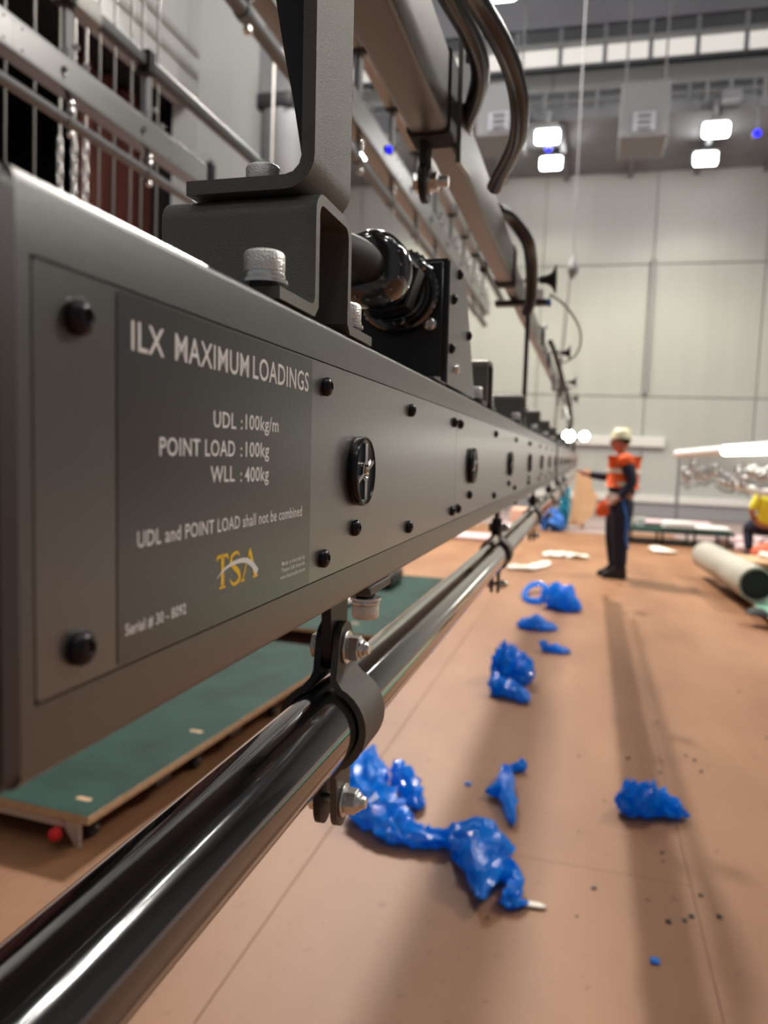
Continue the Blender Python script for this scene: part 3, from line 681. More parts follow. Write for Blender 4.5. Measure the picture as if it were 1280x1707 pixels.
# cross plate and hanger rod
cp = thing('cross_plate', 'thin dark cross plate with a blue end gripping the upper bar', 'plate', (-.18, 1.83, .34), BAR)
a = bY(825, 506, 1.80); b_ = bY(912, 506, 1.80)
part('bar_plate', box(nb(), a.x, b_.x, 1.79, 1.82, a.z-.006, a.z+.006, .002, 1), 'dark', cp)
part('blue_tip', box(nb(), b_.x, b_.x+.008, 1.79, 1.82, a.z-.007, a.z+.007, .002, 1), 'blue', cp)
q = bY(880, 480, 1.86); q2 = bY(872, 703, 1.90)
rod = thing('hanger_rod', 'thin dark upright hanger rod between upper bar and fourth hat bracket', 'rod', (q2.x, 1.90, .117), BAR)
part('shaft', cyl(nb(), (q2.x, 1.90, .117), (q.x, 1.90, .47), .0055, 14), 'dark', rod)
part('nut', hexp(nb(), (q2.x, 1.90, .117), (q2.x, 1.90, .127), .011), 'zinc', rod)
# rubber cups (horn shaped) on the right of the upper bar
def horn(px, py, Y, s, lab):
    c = bY(px, py, Y); t = thing('rubber_cup', lab, 'cup', (c.x, c.y, c.z-.02*s), BAR)
    pr = [(0, 0), (0, .009), (.012, .0095), (.022, .013), (.030, .020), (.035, .030), (.037, .034), (.039, .033), (.034, .018), (.026, .008), (.024, 0)]
    part('cup', lathe(nb(), [(a*s, r*s) for a, r in pr], c-Vector((.015*s, 0, 0)), (1, 0, .0), 28), 'rubber', t)
    part('stem', cyl(nb(), c-Vector((.055*s, 0, 0)), c-Vector((.015*s, 0, 0)), .006*s, 14), 'zinc', t)
    part('collar', cyl(nb(), c-Vector((.030*s, 0, 0)), c-Vector((.024*s, 0, 0)), .012*s, 14), 'alu', t)
    part('white_tab', box(nb(), c.x-.03*s, c.x-.005*s, c.y-.004*s, c.y+.004*s, c.z-.045*s, c.z-.022*s, .002*s, 1), 'white', t)
horn(910, 466, 1.9, 1.0, 'largest black rubber cup flaring right, beside the upper bar')
horn(941, 588, 3.4, 1.0, 'second black rubber cup down the upper bar, where the thin loop ends')
horn(953, 637, 4.6, 1.0, 'third, small dark rubber cup down the upper bar')
horn(957, 665, 5.6, 1.05, 'fourth, tiny dark rubber cup, lowest on the upper bar')
lp = [bY(px, py, Y) for px, py, Y in ((918, 492, 1.9), (935, 503, 2.1), (952, 522, 2.3), (965, 545, 2.6), (968, 568, 2.8), (962, 588, 3.0), (950, 600, 3.2), (940, 604, 3.3))]
solo('cable_loop', tube(nb(), smooth_path(lp, 6), .0035, 8), 'steel', 'thin grey cable looping between the two largest rubber cups', 'cable', M=BAR)
# clutter of shackles hanging from the far part of the upper bar
for k, (px, py, Y) in enumerate(((905, 560, 2.4), (915, 600, 2.8), (922, 640, 3.4), (930, 668, 4.0), (938, 690, 4.8), (946, 706, 5.6))):
    c = bY(px, py, Y); t = thing('shackle', 'small dark shackle hanging below the far upper bar', 'shackle', c, BAR, 'shackles under the far upper bar')
    part('bow', tube(nb(), [c+Vector((0, .02*math.cos(a), .026*math.sin(a))) for a in [2*math.pi*i/14 for i in range(14)]], .005, 8, True), 'steel', t)
    part('strap', cyl(nb(), c+Vector((0, 0, .024)), (c.x, c.y, .362), .004, 8), 'steel', t)
    part('pin', cyl(nb(), c+Vector((-.012, 0, .026)), c+Vector((.012, 0, .026)), .005, 10), 'zinc', t)

# ================================================================= NEIGHBOURING BARS
def neighbour(dx, dz, y0, y1, nm, yh):
    M = WORLD @ Matrix.Translation((dx, 0, H0+dz))
    pans = []; y = y0+.01
    while y < y1-.05:
        e = min(y+1.2, y1); pans.append((y, e, [y+.05, e-.05], [q for q in (y+.3, y+.9) if q < e-.1])); y = e
    beam(M, y0, y1, 'grey-lit rigging beam '+nm, pans, 0)
    solo('hung_pipe', prism(nb(), arc(PX, PZ, PR, 0, 345, 23), 1, y0, y1), 'steel', 'thin pipe slung below the rigging beam '+nm, 'pipe', M=M)
    t = thing('upper_bar', 'dark upper box bar above the rigging beam '+nm, 'bar', (PX, y0, .30), M)
    part('tube_section', rect_tube(nb(), -.195, -.125, .30, .40, y0, y1-1.0, .008), 'upper', t)
    part('inner_section', rect_tube(nb(), -.185, -.137, .32, .38, y1-1.0, y1+1.5, .008), 'dark', t)
    k = 0; y = yh
    while y < y1:
        part('end_collar', rect_tube(nb(), -.20, -.12, .295, .405, y-.05, y, .008), 'rubber', t)
        h = thing('hanger', (['nearest', 'second', 'third', 'farthest'][k]+' grey hanger strut on the bar '+nm) if dx < -2 else 'grey hanger strut with bright bolts on the bar '+nm, 'hanger', (PX, y, ZT), M, 'hangers on the bar '+nm)
        part('strut', box(nb(), -.175, -.155, y-.03, y+.03, ZT+.001, .30, .003, 1), 'steel', h)
        part('foot', box(nb(), -.200, -.122, y-.09, y+.09, ZT+.0002, ZT+.008, .002, 1), 'dark', h)
        for dy in (-.07, .07, 0): part('bolt', lathe(nb(), [(0, .016), (.016, .016), (.022, .008), (.022, 0)], (-.128, y+dy, ZT+.008+(0 if dy else .05)), (.35, 0, 1), 14), 'zinc', h)
        c2 = thing('pipe_clamp', (['nearest', 'second', 'third', 'farthest'][k]+' small clamp under the bar '+nm) if dx < -2 else 'small clamp holding the thin pipe under the bar '+nm, 'clamp', (PX, y, PZ), M, 'clamps on the bar '+nm)
        part('strap', prism(nb(), arc(PX, PZ, PR+.005, 0, 345, 20), 1, y-.02, y+.02), 'steel', c2); part('tab', box(nb(), PX-.005, PX+.005, y-.015, y+.015, PZ+PR, ZB, .001, 1), 'steel', c2)
        for z in (-.105, -.135, -.235): part('bolt', lathe(nb(), [(0, .014), (.02, .014), (.026, 0)], (PX+.006, y, z), (1, 0, 0), 12), 'zinc', c2)
        y += .62; k += 1
neighbour(-2.12, 1.56, 1.4, 4.17, 'hung high at left before the stage', 1.75)
neighbour(-.98, 1.55, .6, 8.2, 'seen behind the hanger plate', 1.1)

# wires hanging at the left in front of the stage
for k, (px, x_) in enumerate(((8, 0), (57, 0), (100, 1), (124, 1), (143, 1), (165, 0), (190, 0), (218, 0), (236, 0), (262, 0))):
    p = at(px, 200, 6.0); 
    if x_:
        t = thing('lifting_chain', ('left', 'middle', 'right')[k-2]+' one of three pale twisted lifting chains in front of the stage', 'chain', (p.x, p.y, 3.0))
        bm = nb(); z = 3.0; i = 0
        top = at(px, 235, 6.0).z
        while z < top:
            L = .11; r0 = .022
            bm2 = [Vector((p.x+(r0*math.cos(a) if i % 2 else 0), p.y+(0 if i % 2 else r0*math.cos(a)), z+L/2+L*.55*math.sin(a))) for a in [2*math.pi*q/10 for q in range(10)]]
            tube(bm, bm2, .011, 6, True); z += L*.82; i += 1
        c_ = part('chain_links', bm, 'zinc', t)
        part('suspension_wire', cyl(nb(), (p.x, p.y, top), (p.x, p.y, 12), .012, 8), 'wire', t)
    else:
        solo('suspension_wire', cyl(nb(), (p.x, p.y, .02), (p.x, p.y, 13), .010, 8), 'wiredark', {0: 'first', 1: 'second', 5: 'third', 6: 'fourth', 7: 'fifth', 8: 'sixth', 9: 'seventh'}[k]+' thin suspension wire from the left edge, before the dark stage', 'wire', 'suspension wires before the stage')
p = at(975, 0, 13.0); p2 = at(955, 440, 13.0)
t = thing('hall_wire', 'long thin wire with a small hook, hanging in front of the far wall', 'wire', (p2.x, 13, p2.z-.4))
part('wire', cyl(nb(), (p2.x, 13, p2.z), (p.x, 13, p.z+2), .010, 8), 'duct', t)
part('hook_block', lathe(nb(), [(0, 0), (.05, .04), (.12, .085), (.2, .09), (.3, .04), (.4, .02), (.4, 0)], (p2.x, 13, p2.z-.25), (0, 0, 1), 14), 'steel', t)
part('tail_rope', cyl(nb(), (p2.x-.05, 13, p2.z-.2), (p2.x-.15, 13, p2.z-2.8), .03, 8), 'groove', t)
# dark hoist housings hung on the left of the far wall
c = at(462, 150, 14.0)
t = thing('hoist_housing', 'dark grey hoist housing with a white plate, hung left of the hanger plate', 'hoist', (c.x, c.y, c.z-1))
part('casing', box(nb(), c.x-.30, c.x+.45, 13.8, 14.5, c.z-.15, c.z+1.1, .03, 1), 'duct', t); part('drop_rod', cyl(nb(), (c.x, 14.1, c.z+1.1), (c.x, 14.1, 15.6), .03, 8), 'duct', t)
part('motor', box(nb(), c.x-.30, c.x+.40, 13.7, 14.4, c.z-.45, c.z-.15, .05, 2), 'dark', t)
part('white_plate', box(nb(), c.x+.02, c.x+.30, 13.75, 13.8, c.z+.3, c.z+.62, .01, 1), 'white', t)
part('lower_hood', lathe(nb(), [(0, 0), (0, .25), (.5, .42), (1.4, .42), (1.4, 0)], (c.x+.1, 14.1, c.z-1.85), (0, 0, 1), 24), 'duct', t)
part('chain', cyl(nb(), (c.x+.1, 13.6, c.z-2.2), (c.x+.1, 13.6, c.z+.3), .03, 8), 'wire', t)
c = at(349, 290, 12.0)
c = at(349, 290, 14.9); c.x = max(c.x, -8.15); t = thing('wall_box', 'small black box on the wall just left of the folded foot', 'box', c); part('case', box(nb(), c.x-.09, c.x+.09, 14.8, 15.0, c.z-.3, c.z+.2, .01, 1), 'dark', t); part('bracket', box(nb(), c.x-.03, c.x+.03, 14.9, 15.0, c.z+.2, c.z+.3), 'duct', t)

# ================================================================= FLOOR THINGS
def dolly(name_lab, corner, wx, ly, zt, th=.020, mat='green', holes=(), casters=(), edge='ply', M=WORLD):
    """flat board on casters; corner = near right corner in the frame of M"""
    x1, y0 = corner; x0 = x1-wx; y1 = y0+ly
    t = thing('board_dolly', name_lab, 'dolly', ((x0+x1)/2, (y0+y1)/2, 0), M)
    part('plywood_board', box(nb(), x0, x1, y0, y1, zt-th, zt-.002, .0015, 1), edge, t, 0)
    part('board_top', box(nb(), x0+.002, x1-.002, y0+.002, y1-.002, zt-.0021, zt, 0), mat, t, 0)
    for (x, y) in holes: part('hand_hole', prism(nb(), [(x+a, y+b) for a, b in rrect(-.03, .03, -.012, .012, .011)], 2, zt-.001, zt+.0006), 'ply', t)
    for (x, y) in casters:
        f = part('caster_fork', box(nb(), x-.018, x+.018, y-.02, y+.02, .045, zt-th, .002, 1), 'dark', t)
        part('caster_wheel', cyl(nb(), (x-.014, y, .035), (x+.014, y, .035), .035, 20, .004), 'rubber', t)
        part('axle', cyl(nb(), (x-.02, y, .035), (x+.02, y, .035), .006, 10), 'zinc', t)
    return t
ZD = .135
c0 = fl(147, 1362, ZD); c1 = fl(505, 1133, ZD); cl = fl(0, 1340, ZD)
ang = math.atan2(-(c1.x-c0.x), c1.y-c0.y)
MD = Matrix.Translation((c0.x, c0.y, 0)) @ Matrix.Rotation(ang, 4, 'Z')
ld = dolly('plywood dolly with a dark green top and a red knob, under the beam at left', (0, 0), 1.0, 2.35, ZD, .030, 'green', ((-.10, .10), (-.10, .80)),
      ((-.08, .12), (-.07, .75), (-.06, 1.45), (-.08, 2.2), (-.9, .12), (-.9, 2.2)), M=MD)
part('corner_plate', prism(nb(), [(-.115, ZD-.031), (-.035, ZD-.031), (-.035, .02), (-.05, .02)], 1, .002, .012), 'alu', ld, 0)
part('edge_rail', box(nb(), -1.0, -.09, .002, .012, ZD-.055, ZD-.031), 'alu', ld, 0)
part('red_knob', lathe(nb(), [(0, 0), (0, .014), (.010, .022), (.03, .020), (.036, .008), (.036, 0)], (-.125, .01, .055), (0, -1, 0), 20), 'red', ld)
for y in (.45, 1.0, 1.9): part('under_bracket', box(nb(), -.09, -.02, y-.05, y+.05, ZD-.075, ZD-.031, .005, 1), 'dark', ld)
md = dolly('green-topped dolly further back, seen between beam and pipe', (fl(740, 935, .13).x+.35, 4.9), 1.5, 2.6, .13, .02, 'green', ((-1.55, 5.2),), ((-1.3, 5.0), (-1.3, 7.2), (-2.4, 5.0)))
solo('black_case', box(nb(), -2.15, -1.65, 6.6, 7.1, .131, .28, .03, 1), 'dark', 'low black case standing on the dark green dolly behind the pipe', 'case')
solo('white_sheet_bundle', box(nb(), -2.3, -1.75, 5.7, 6.3, .131, .2, .03, 1), 'paper', 'pale folded sheet lying on the dark green dolly behind the pipe', 'sheet')

rd = dolly('low dolly with a bright green top at the right edge, under the vinyl roll', (3.4, 5.2), 1.86, 4.1, .10, .018, 'green2', (), ((1.68, 5.6), (1.68, 8.9), (3.2, 5.6)))
c = fl(1262, 1024, .10)
solo('dark_hole_lump', lathe(nb(), [(0, .10), (.02, .09), (.05, .05), (.05, 0)], (c.x, c.y, .1005), (0, 0, 1), 20), 'rubber', 'black lump standing for the shaded hole in the bright green board by the roll', 'plug')  # black lump put in for the dark of a hole in the board
# vinyl roll
a = fl(1172, 953, .0); a.z = 0
ra = Vector((1.50, 11.4, .1)); rb = Vector((1.86, 8.35, .1)); rr = .165
e = fl(1262, 1004, .10); rb = Vector((e.x-.02, e.y-.02, .10)); f_ = fl(1172, 948, .10); ra = Vector((f_.x+.02, f_.y, .10))
bm = nb(); dd = (ra-rb); L = dd.length
lathe(bm, [(0, rr*.86), (0, rr), (L, rr), (L, rr*.86), (.3, rr*.86), (.3, 0)], rb+Vector((0, 0, rr+.001)), dd, 36)
rl = thing('vinyl_roll', 'thick pale grey vinyl roll lying at the right, dark hollow end towards us', 'roll', rb)
part('rolled_sheet', bm, 'roll', rl)
part('hollow_shade', lathe(nb(), [(.01, rr*.855), (.02, rr*.855), (.02, 0)], rb+Vector((0, 0, rr+.001)), dd, 30), 'rubber', rl)  # dark disc painting the shade inside the hollow end
solo('tan_board', box(nb(), 2.0, 3.3, 8.3, 9.28, .102, .118, .003, 1), nmat('tan_board', (.66, .48, .29), .5), 'flat tan board lying right of the vinyl roll', 'board')
b0 = fl(1240, 955, .12)
t = thing('wooden_crate', 'low brown wooden crate with a dark side, right of the vinyl roll', 'crate', (b0.x+.5, b0.y, .12))
part('box', box(nb(), b0.x-.05, b0.x+1.2, b0.y, b0.y+.7, .119, .26, .01, 1), 'ply', t); part('dark_side', box(nb(), b0.x, b0.x+1.15, b0.y-.012, b0.y, .125, .20), 'shoe', t, 0)
solo('white_tube_piece', cyl(nb(), (b0.x+.25, b0.y+.4, .30), (b0.x+.55, b0.y-.1, .30), .045, 16), 'paper', 'short pale tube resting on the brown crate at the right edge', 'tube')

# far dolly with sheets and coils
fd = dolly('long green-edged dolly at the foot of the far wall, behind the worker', (2.35, 13.4), 1.75, 1.3, .26, .05, 'green', (), [(x, y) for x in (.75, 1.25, 1.75, 2.25) for y in (13.5, 14.5)], 'green')
for k, (x0_, x1_, z0_, z1_, y_, lab) in enumerate(((.95, 2.1, .261, .36, 14.1, 'lilac-white padded sheet lying across the far dolly'), (1.25, 1.75, .261, .40, 13.5, 'bright white folded sheet at the front of the far dolly'), (1.78, 2.3, .261, .34, 13.55, 'white bundle at the right end of the far dolly'))):
    solo('folded_sheet', box(nb(), x0_, x1_, y_, y_+.4, z0_, z1_, .04, 3), 'pink' if k == 0 else 'whitepaint', lab, 'sheet')
for k, x in enumerate((.72, .92)):
    solo('white_bucket', lathe(nb(), [(0, 0), (0, .07), (.14, .09), (.14, 0)], (x, 14.0, .261), (0, 0, 1), 20), 'whitepaint', ('left', 'right')[k]+' one of two small white tubs at the left end of the far dolly', 'tub')
solo('pink_mat', box(nb(), 2.3, 3.6, 14.6, 15.4, .0, .09, .02, 1), 'pink', 'flat pink mat on the floor left of the worker in yellow', 'mat')
solo('pale_board', box(nb(), 2.35, 3.3, 13.2, 13.9, .0, .10, .015, 1), 'pink', 'pale board lying nearest below the pink panel, before the worker in yellow', 'board')
solo('teal_mat', box(nb(), 3.0, 4.3, 12.6, 13.1, .0, .03, .01, 1), 'green', 'dark teal mat on the floor at the feet of the worker in yellow', 'mat')
# bits behind the bar end
c = fl(905, 872)
solo('pink_sheet_pile', box(nb(), -1.5, -.95, 13.4, 14.2, 0, .16, .05, 3), 'pink', 'pile of pink foam sheets behind the far end of the pipe', 'foam')
solo('pink_sheet', box(nb(), -2.1, -1.5, 12.2, 13.0, 0, .06, .02, 2), 'pink', 'single flat pink foam sheet left of the pink pile', 'foam')
c = at(935, 838, 12.6)
solo('peach_box', box(nb(), -1.35, -.95, 14.3, 14.8, 0, .42, .03, 1), nmat('peach_board', (.75, .45, .33), .7), 'peach-coloured cardboard box behind the pink pile', 'box')
t = thing('plywood_offcut', 'orange-tan plywood offcut leaning upright left of the orange-shirted worker', 'plywood', (-.25, 15.7, 0))
bm = nb(); P = [at(px, py, 15.7) for px, py in ((962, 786), (984, 780), (988, 815), (997, 828), (988, 858), (968, 876), (948, 876))]
prism(bm, [(p.x, max(.001, p.z)) for p in P], 1, 15.7, 15.74); part('sheet', bm, nmat('orange_ply', (.80, .48, .27), .6, 0, .3, 0, 1, .1, 6), t, 0)
part('batten', box(nb(), at(972, 850, 15.7).x-.04, at(972, 850, 15.7).x+.04, 15.74, 15.80, .001, .6), 'ply', t, 0)
# cyan bag: crumpled
def crumple(name, pts, wid, hgt, mat, lab, cat, seed, n=40, mseg=18, zlift=0, amp=.55, group=None):
    rg = random.Random(seed); bm = nb(); P = smooth_path([(p[0], p[1], 0) for p in pts], max(3, n//max(1, len(pts)-1))); N = len(P); rings = []
    sx = Vector((rg.uniform(0, 50), rg.uniform(0, 50), rg.uniform(0, 50)))
    for i, p in enumerate(P):
        d = (P[min(i+1, N-1)]-P[max(i-1, 0)]).normalized(); s = Vector((-d.y, d.x, 0)); t = i/(N-1)
        fi = t*(len(wid)-1); a = int(min(fi, len(wid)-2)) if len(wid) > 1 else 0; f = fi-a
        wv = wid[a]*(1-f)+wid[min(a+1, len(wid)-1)]*f; hv = hgt[a]*(1-f)+hgt[min(a+1, len(hgt)-1)]*f
        env = min(1, 6*t+.12)*min(1, 6*(1-t)+.12); ring = []
        for k in range(mseg):
            an = 2*math.pi*k/mseg
            q = Vector((math.cos(an)*3, math.sin(an)*3, i*.30))+sx
            nn = noise.noise(q*.9)*1.0+noise.noise(q*2.3)*.7; rd_ = 1-abs(noise.noise(q*1.6))*1.5
            rad = (.75+amp*nn+.25*rd_)*env
            x = math.cos(an)*wv*.5*rad; z = hv*.5+math.sin(an)*hv*.55*rad*(1+.5*noise.noise(q*3.1)); z = max(.001, z)
            z += .012*abs(noise.noise(q*4)); ring.append(bm.verts.new((p.x+s.x*x, p.y+s.y*x+noise.noise(q*2)*.02, z+zlift)))
        rings.append(ring)
    for a, b in zip(rings, rings[1:]):
        for k in range(mseg): bm.faces.new((a[k], a[(k+1) % mseg], b[(k+1) % mseg], b[k]))
    bm.faces.new(rings[0][::-1]); bm.faces.new(rings[-1])
    return solo(name, bm, mat, lab, cat, group, smooth=22)
F = lambda *a: [fl(px, py)[:2] for px, py in a]
crumple('blue_plastic_wrap', F((622, 1262), (610, 1330), (650, 1390), (700, 1410), (770, 1415), (805, 1450), (800, 1522)), [.09, .20, .19, .11, .08, .15, .20, .13], [.10, .12, .11, .07, .05, .10, .14, .09], 'film', 'long twisted strand of blue plastic wrap beside the nearest clamp', 'plastic wrap', 11, 70, 20)
crumple('blue_plastic_wrap', F((655, 1300), (680, 1325), (700, 1358)), [.08, .10, .05], [.10, .09, .04], 'film', 'short blue plastic flap sticking out right of the long strand', 'plastic wrap', 12, 24, 14)
crumple('blue_plastic_wrap', F((825, 1450), (860, 1490), (845, 1512), (880, 1512)), [.07, .05, .05, .03], [.08, .05, .04, .02], 'film', 'curled blue plastic end at the white tag', 'plastic wrap', 13, 26, 14)
c = fl(886, 1512); bm = nb(); prism(bm, [(c.x-.045, c.y-.003), (c.x-.02, c.y-.012), (c.x+.03, c.y-.008), (c.x+.045, c.y+.003), (c.x+.02, c.y+.015), (c.x-.02, c.y+.013)], 2, .004, .010)
solo('white_tag', bm, 'paper', 'small white paper tag at the end of the blue plastic strand', 'tag')
crumple('blue_plastic_wrap', F((808, 1330), (832, 1325), (842, 1300), (845, 1340), (855, 1384)), [.05, .05, .05, .07, .05], [.05, .05, .06, .06, .04], 'film', 'thin crinkled blue plastic piece in the middle of the floor', 'plastic wrap', 14, 34, 14)
crumple('blue_plastic_wrap', F((852, 1288), (875, 1284)), [.03, .06], [.03, .05], 'film', 'little blue plastic scrap just above the thin crinkled piece', 'plastic wrap', 15, 12, 10)
crumple('blue_plastic_wrap', F((1022, 1352), (1060, 1358), (1100, 1358), (1150, 1368)), [.10, .15, .13, .05], [.09, .12, .09, .03], 'film', 'blue plastic lump on the floor seam at the right', 'plastic wrap', 16, 36, 18)
crumple('blue_plastic_wrap', F((822, 1130), (850, 1135), (890, 1142)), [.22, .28, .14], [.19, .20, .10], 'film', 'big rounded blue plastic lump in the middle distance', 'plastic wrap', 17, 30, 20)
crumple('blue_plastic_wrap', F((812, 1155), (845, 1160), (882, 1175)), [.14, .15, .06], [.11, .09, .04], 'film', 'flat blue plastic piece in front of the big rounded lump', 'plastic wrap', 18, 26, 16)
crumple('blue_plastic_wrap', F((860, 1046), (890, 1048), (930, 1052)), [.10, .20, .06], [.05, .10, .03], 'film', 'thin pale blue plastic strip behind the big rounded lump', 'plastic wrap', 19, 26, 14)
crumple('blue_plastic_wrap', F((903, 1087), (912, 1086), (930, 1088), (952, 1090)), [.10, .05, .10, .04], [.10, .04, .06, .02], 'film', 'small bow-shaped blue plastic piece right of the big lump', 'plastic wrap', 20, 24, 14)
crumple('blue_plastic_wrap', F((915, 1008), (940, 1016), (970, 1020)), [.25, .35, .10], [.18, .20, .05], 'film', 'blue plastic lump nearest the worker, with a ring beside it', 'plastic wrap', 21, 30, 18)
c = fl(893, 996); bm = nb(); tube(bm, [Vector((c.x+.11*math.cos(a), c.y+.35*math.sin(a), .03+.05*max(0, math.sin(a)))) for a in [2*math.pi*i/26 for i in range(26)]], .028, 8, True)
solo('blue_plastic_ring', bm, 'film', 'ring of twisted blue plastic left of the lump nearest the worker', 'plastic wrap')
for px, py, s, lab in ((1092, 1604, .012, 'tiny blue plastic chip at the lower right of the floor'), (780, 1308, .012, 'tiny blue plastic chip left of the thin crinkled piece')):
    c = fl(px, py); solo('blue_plastic_chip', box(nb(), c.x-s, c.x+s, c.y-s, c.y+s, .001, .008, .002, 1), 'film', lab, 'plastic wrap')
crumple('blue_bag', [(fl(908, 876).x, 14.9), (fl(925, 876).x, 14.8), (fl(945, 876).x, 14.7)], [.3, .5, .2], [.3, .40, .2], 'blue', 'blue plastic bag under the cyan one, by the leaning plywood', 'bag', 30, 24, 16)
crumple('cyan_bag', [(fl(934, 872).x, 15.3), (fl(943, 872).x, 15.3), (fl(951, 872).x, 15.3)], [.4, .5, .3], [.75, .85, .7], 'cyan', 'upright cyan plastic bag left of the leaning plywood', 'bag', 31, 24, 16)
# paper scraps
crumple('paper_strip', F((845, 946), (880, 950), (915, 938)), [.16, .22, .12], [.04, .05, .03], 'paper', 'long pale crumpled paper strip nearer the pipe', 'paper', 40, 20, 10)
crumple('paper_strip', F((905, 928), (940, 928), (982, 932)), [.25, .30, .20], [.05, .06, .04], 'paper', 'pale crumpled paper strip just left of the worker\'s boots', 'paper', 41, 20, 10)
crumple('paper_scrap', F((1088, 915), (1105, 922), (1122, 922)), [.15, .35, .2], [.07, .05, .04], 'paper', 'crumpled white scrap right of the worker', 'paper', 42, 18, 10)
# grit on the boards
for k in range(26):
    px = rng.gauss(1060, 110); py = rng.uniform(1150, 1560); c = fl(px, py); s = rng.uniform(.004, .011)
    solo('grit_crumb', lathe(nb(), [(0, s), (s*.5, s*.8), (s*.8, 0)], (c.x, c.y, .0004), (0, 0, 1), 7, rng.random()), 'dark', 'small dark crumb of grit on the brown floor boards', 'grit', 'dark crumbs on the floor boards')

# ================================================================= RIGHT BACKGROUND: hung bar with hoists
c0 = at(1128, 757, 11.5); c1 = at(1300, 742, 9.5)
t = thing('hoist_rack', 'pale horizontal hung rail with a bright tube lamp at the right', 'rail', ((c0.x+c1.x)/2, 10.5, c0.z))
part('top_rail', tube(nb(), [c0, c1], .055, 12), 'whitepaint', t)
a = at(1208, 751, 10.2); b = at(1300, 748, 9.5); part('tube_lamp', tube(nb(), [a, b], .060, 12), 'lampsoft', t)
lo = at(1212, 806, 11.0); lo2 = at(1300, 826, 10.0)
t2 = thing('lower_rail', 'pale lower rail slanting down at the right edge below the hoists', 'rail', lo)
part('rail', tube(nb(), [lo, lo2], .05, 10), 'whitepaint', t2)
for k in range(4):
    q = lo.lerp(lo2, (k+.5)/4); part('clip', cyl(nb(), q+Vector((0, -.06, -.09)), q+Vector((0, -.06, .04)), .02, 8), 'zinc', t2)
g0 = at(1133, 762, 17); 
solo('rack_post', cyl(nb(), (g0.x, 17, .0), (g0.x, 17, g0.z), .035, 10), 'duct', 'thin grey upright under the left end of the pale hung rail', 'post')
rg = random.Random(5)
for k in range(20):
    px = 1140+k*7.4; Y = 11.4-k*.08; c = at(px, 782+rg.uniform(-6, 14)+k*.5, Y); top = at(px, 757-k*.7, Y)
    t = thing('chain_hoist', 'small grey hoist with shiny shackle under the pale hung rail', 'hoist', (c.x, c.y, c.z-.14), group='hoists under the pale hung rail')
    part('body', box(nb(), c.x-.028, c.x+.028, Y-.03, Y+.03, c.z-.10, c.z+.08, .015, 1), 'alu', t)
    part('strap', cyl(nb(), (c.x, Y, c.z+.05), (c.x, Y, max(top.z, c.z+.1)), .012, 6), 'wire', t)
    part('shackle', lathe(nb(), [(0, 0), (.008, .022), (.03, .022), (.04, 0)], (c.x+rg.uniform(-.02, .02), Y-.031, c.z+rg.uniform(-.06, .04)), (0, -1, .2), 12), 'zinc', t)
    part('hook', tube(nb(), [Vector((c.x+.03*math.cos(a_), Y, c.z-.13+.03*math.sin(a_))) for a_ in [R(q) for q in range(-200, 60, 30)]], .01, 6), 'steel', t)

# work light with two bright heads clamped on the far end of the bar
c = bY(948, 727, 8.1); c2 = bY(974, 727, 8.1)
t = thing('work_light', 'pair of dazzling round work lights clamped on the far end of the bar', 'lamp', (-.16, 8.1, ZT), BAR)
for q, r in ((c, .056), (c2, .044)):
    part('lens', lathe(nb(), [(0, r), (.02, r*.8), (.03, 0)], q, (0, -1, 0), 24), 'lamp', t); part('housing', lathe(nb(), [(0, 0), (0, r*1.05), (-.08, r*.7), (-.08, 0)], q, (0, -1, 0), 20), 'dark', t)
part('crossbar', cyl(nb(), (c.x-.05, 8.14, c.z-.02), (c2.x+.05, 8.14, c.z-.02), .015, 8), 'dark', t)
part('post', cyl(nb(), (-.16, 8.14, ZT+.001), (-.16, 8.14, c.z), .015, 10), 'dark', t)

# ================================================================= PEOPLE
def skin_body(joints, edges, sub=2):
    """joints {name:(pos, radius)}; returns evaluated mesh"""
    names = list(joints); idx = {n: i for i, n in enumerate(names)}
    me = bpy.data.meshes.new('sk'); me.from_pydata([joints[n][0] for n in names], [(idx[a], idx[b]) for a, b in edges], [])
    o = bpy.data.objects.new('sk', me); COL.objects.link(o)
    md = o.modifiers.new('skin', 'SKIN'); md.use_smooth_shade = True
    for i, n in enumerate(names):
        r = joints[n][1]; sv = me.skin_vertices[0].data[i]; sv.radius = r if isinstance(r, tuple) else (r, r)
        sv.use_root = (i == 0)
    s = o.modifiers.new('sub', 'SUBSURF'); s.levels = sub; s.render_levels = sub
    dg = bpy.context.evaluated_depsgraph_get(); dg.update(); m2 = bpy.data.meshes.new_from_object(o.evaluated_get(dg)); bpy.data.objects.remove(o)
    return m2
def add_mesh(name, me, mat, parent):
    me.name = name; me.materials.clear(); me.materials.append(MT[mat])
    for p in me.polygons: p.use_smooth = True
    o = bpy.data.objects.new(name, me); COL.objects.link(o); o.parent = parent; OFS[o.name] = OFS[parent.name]; return o
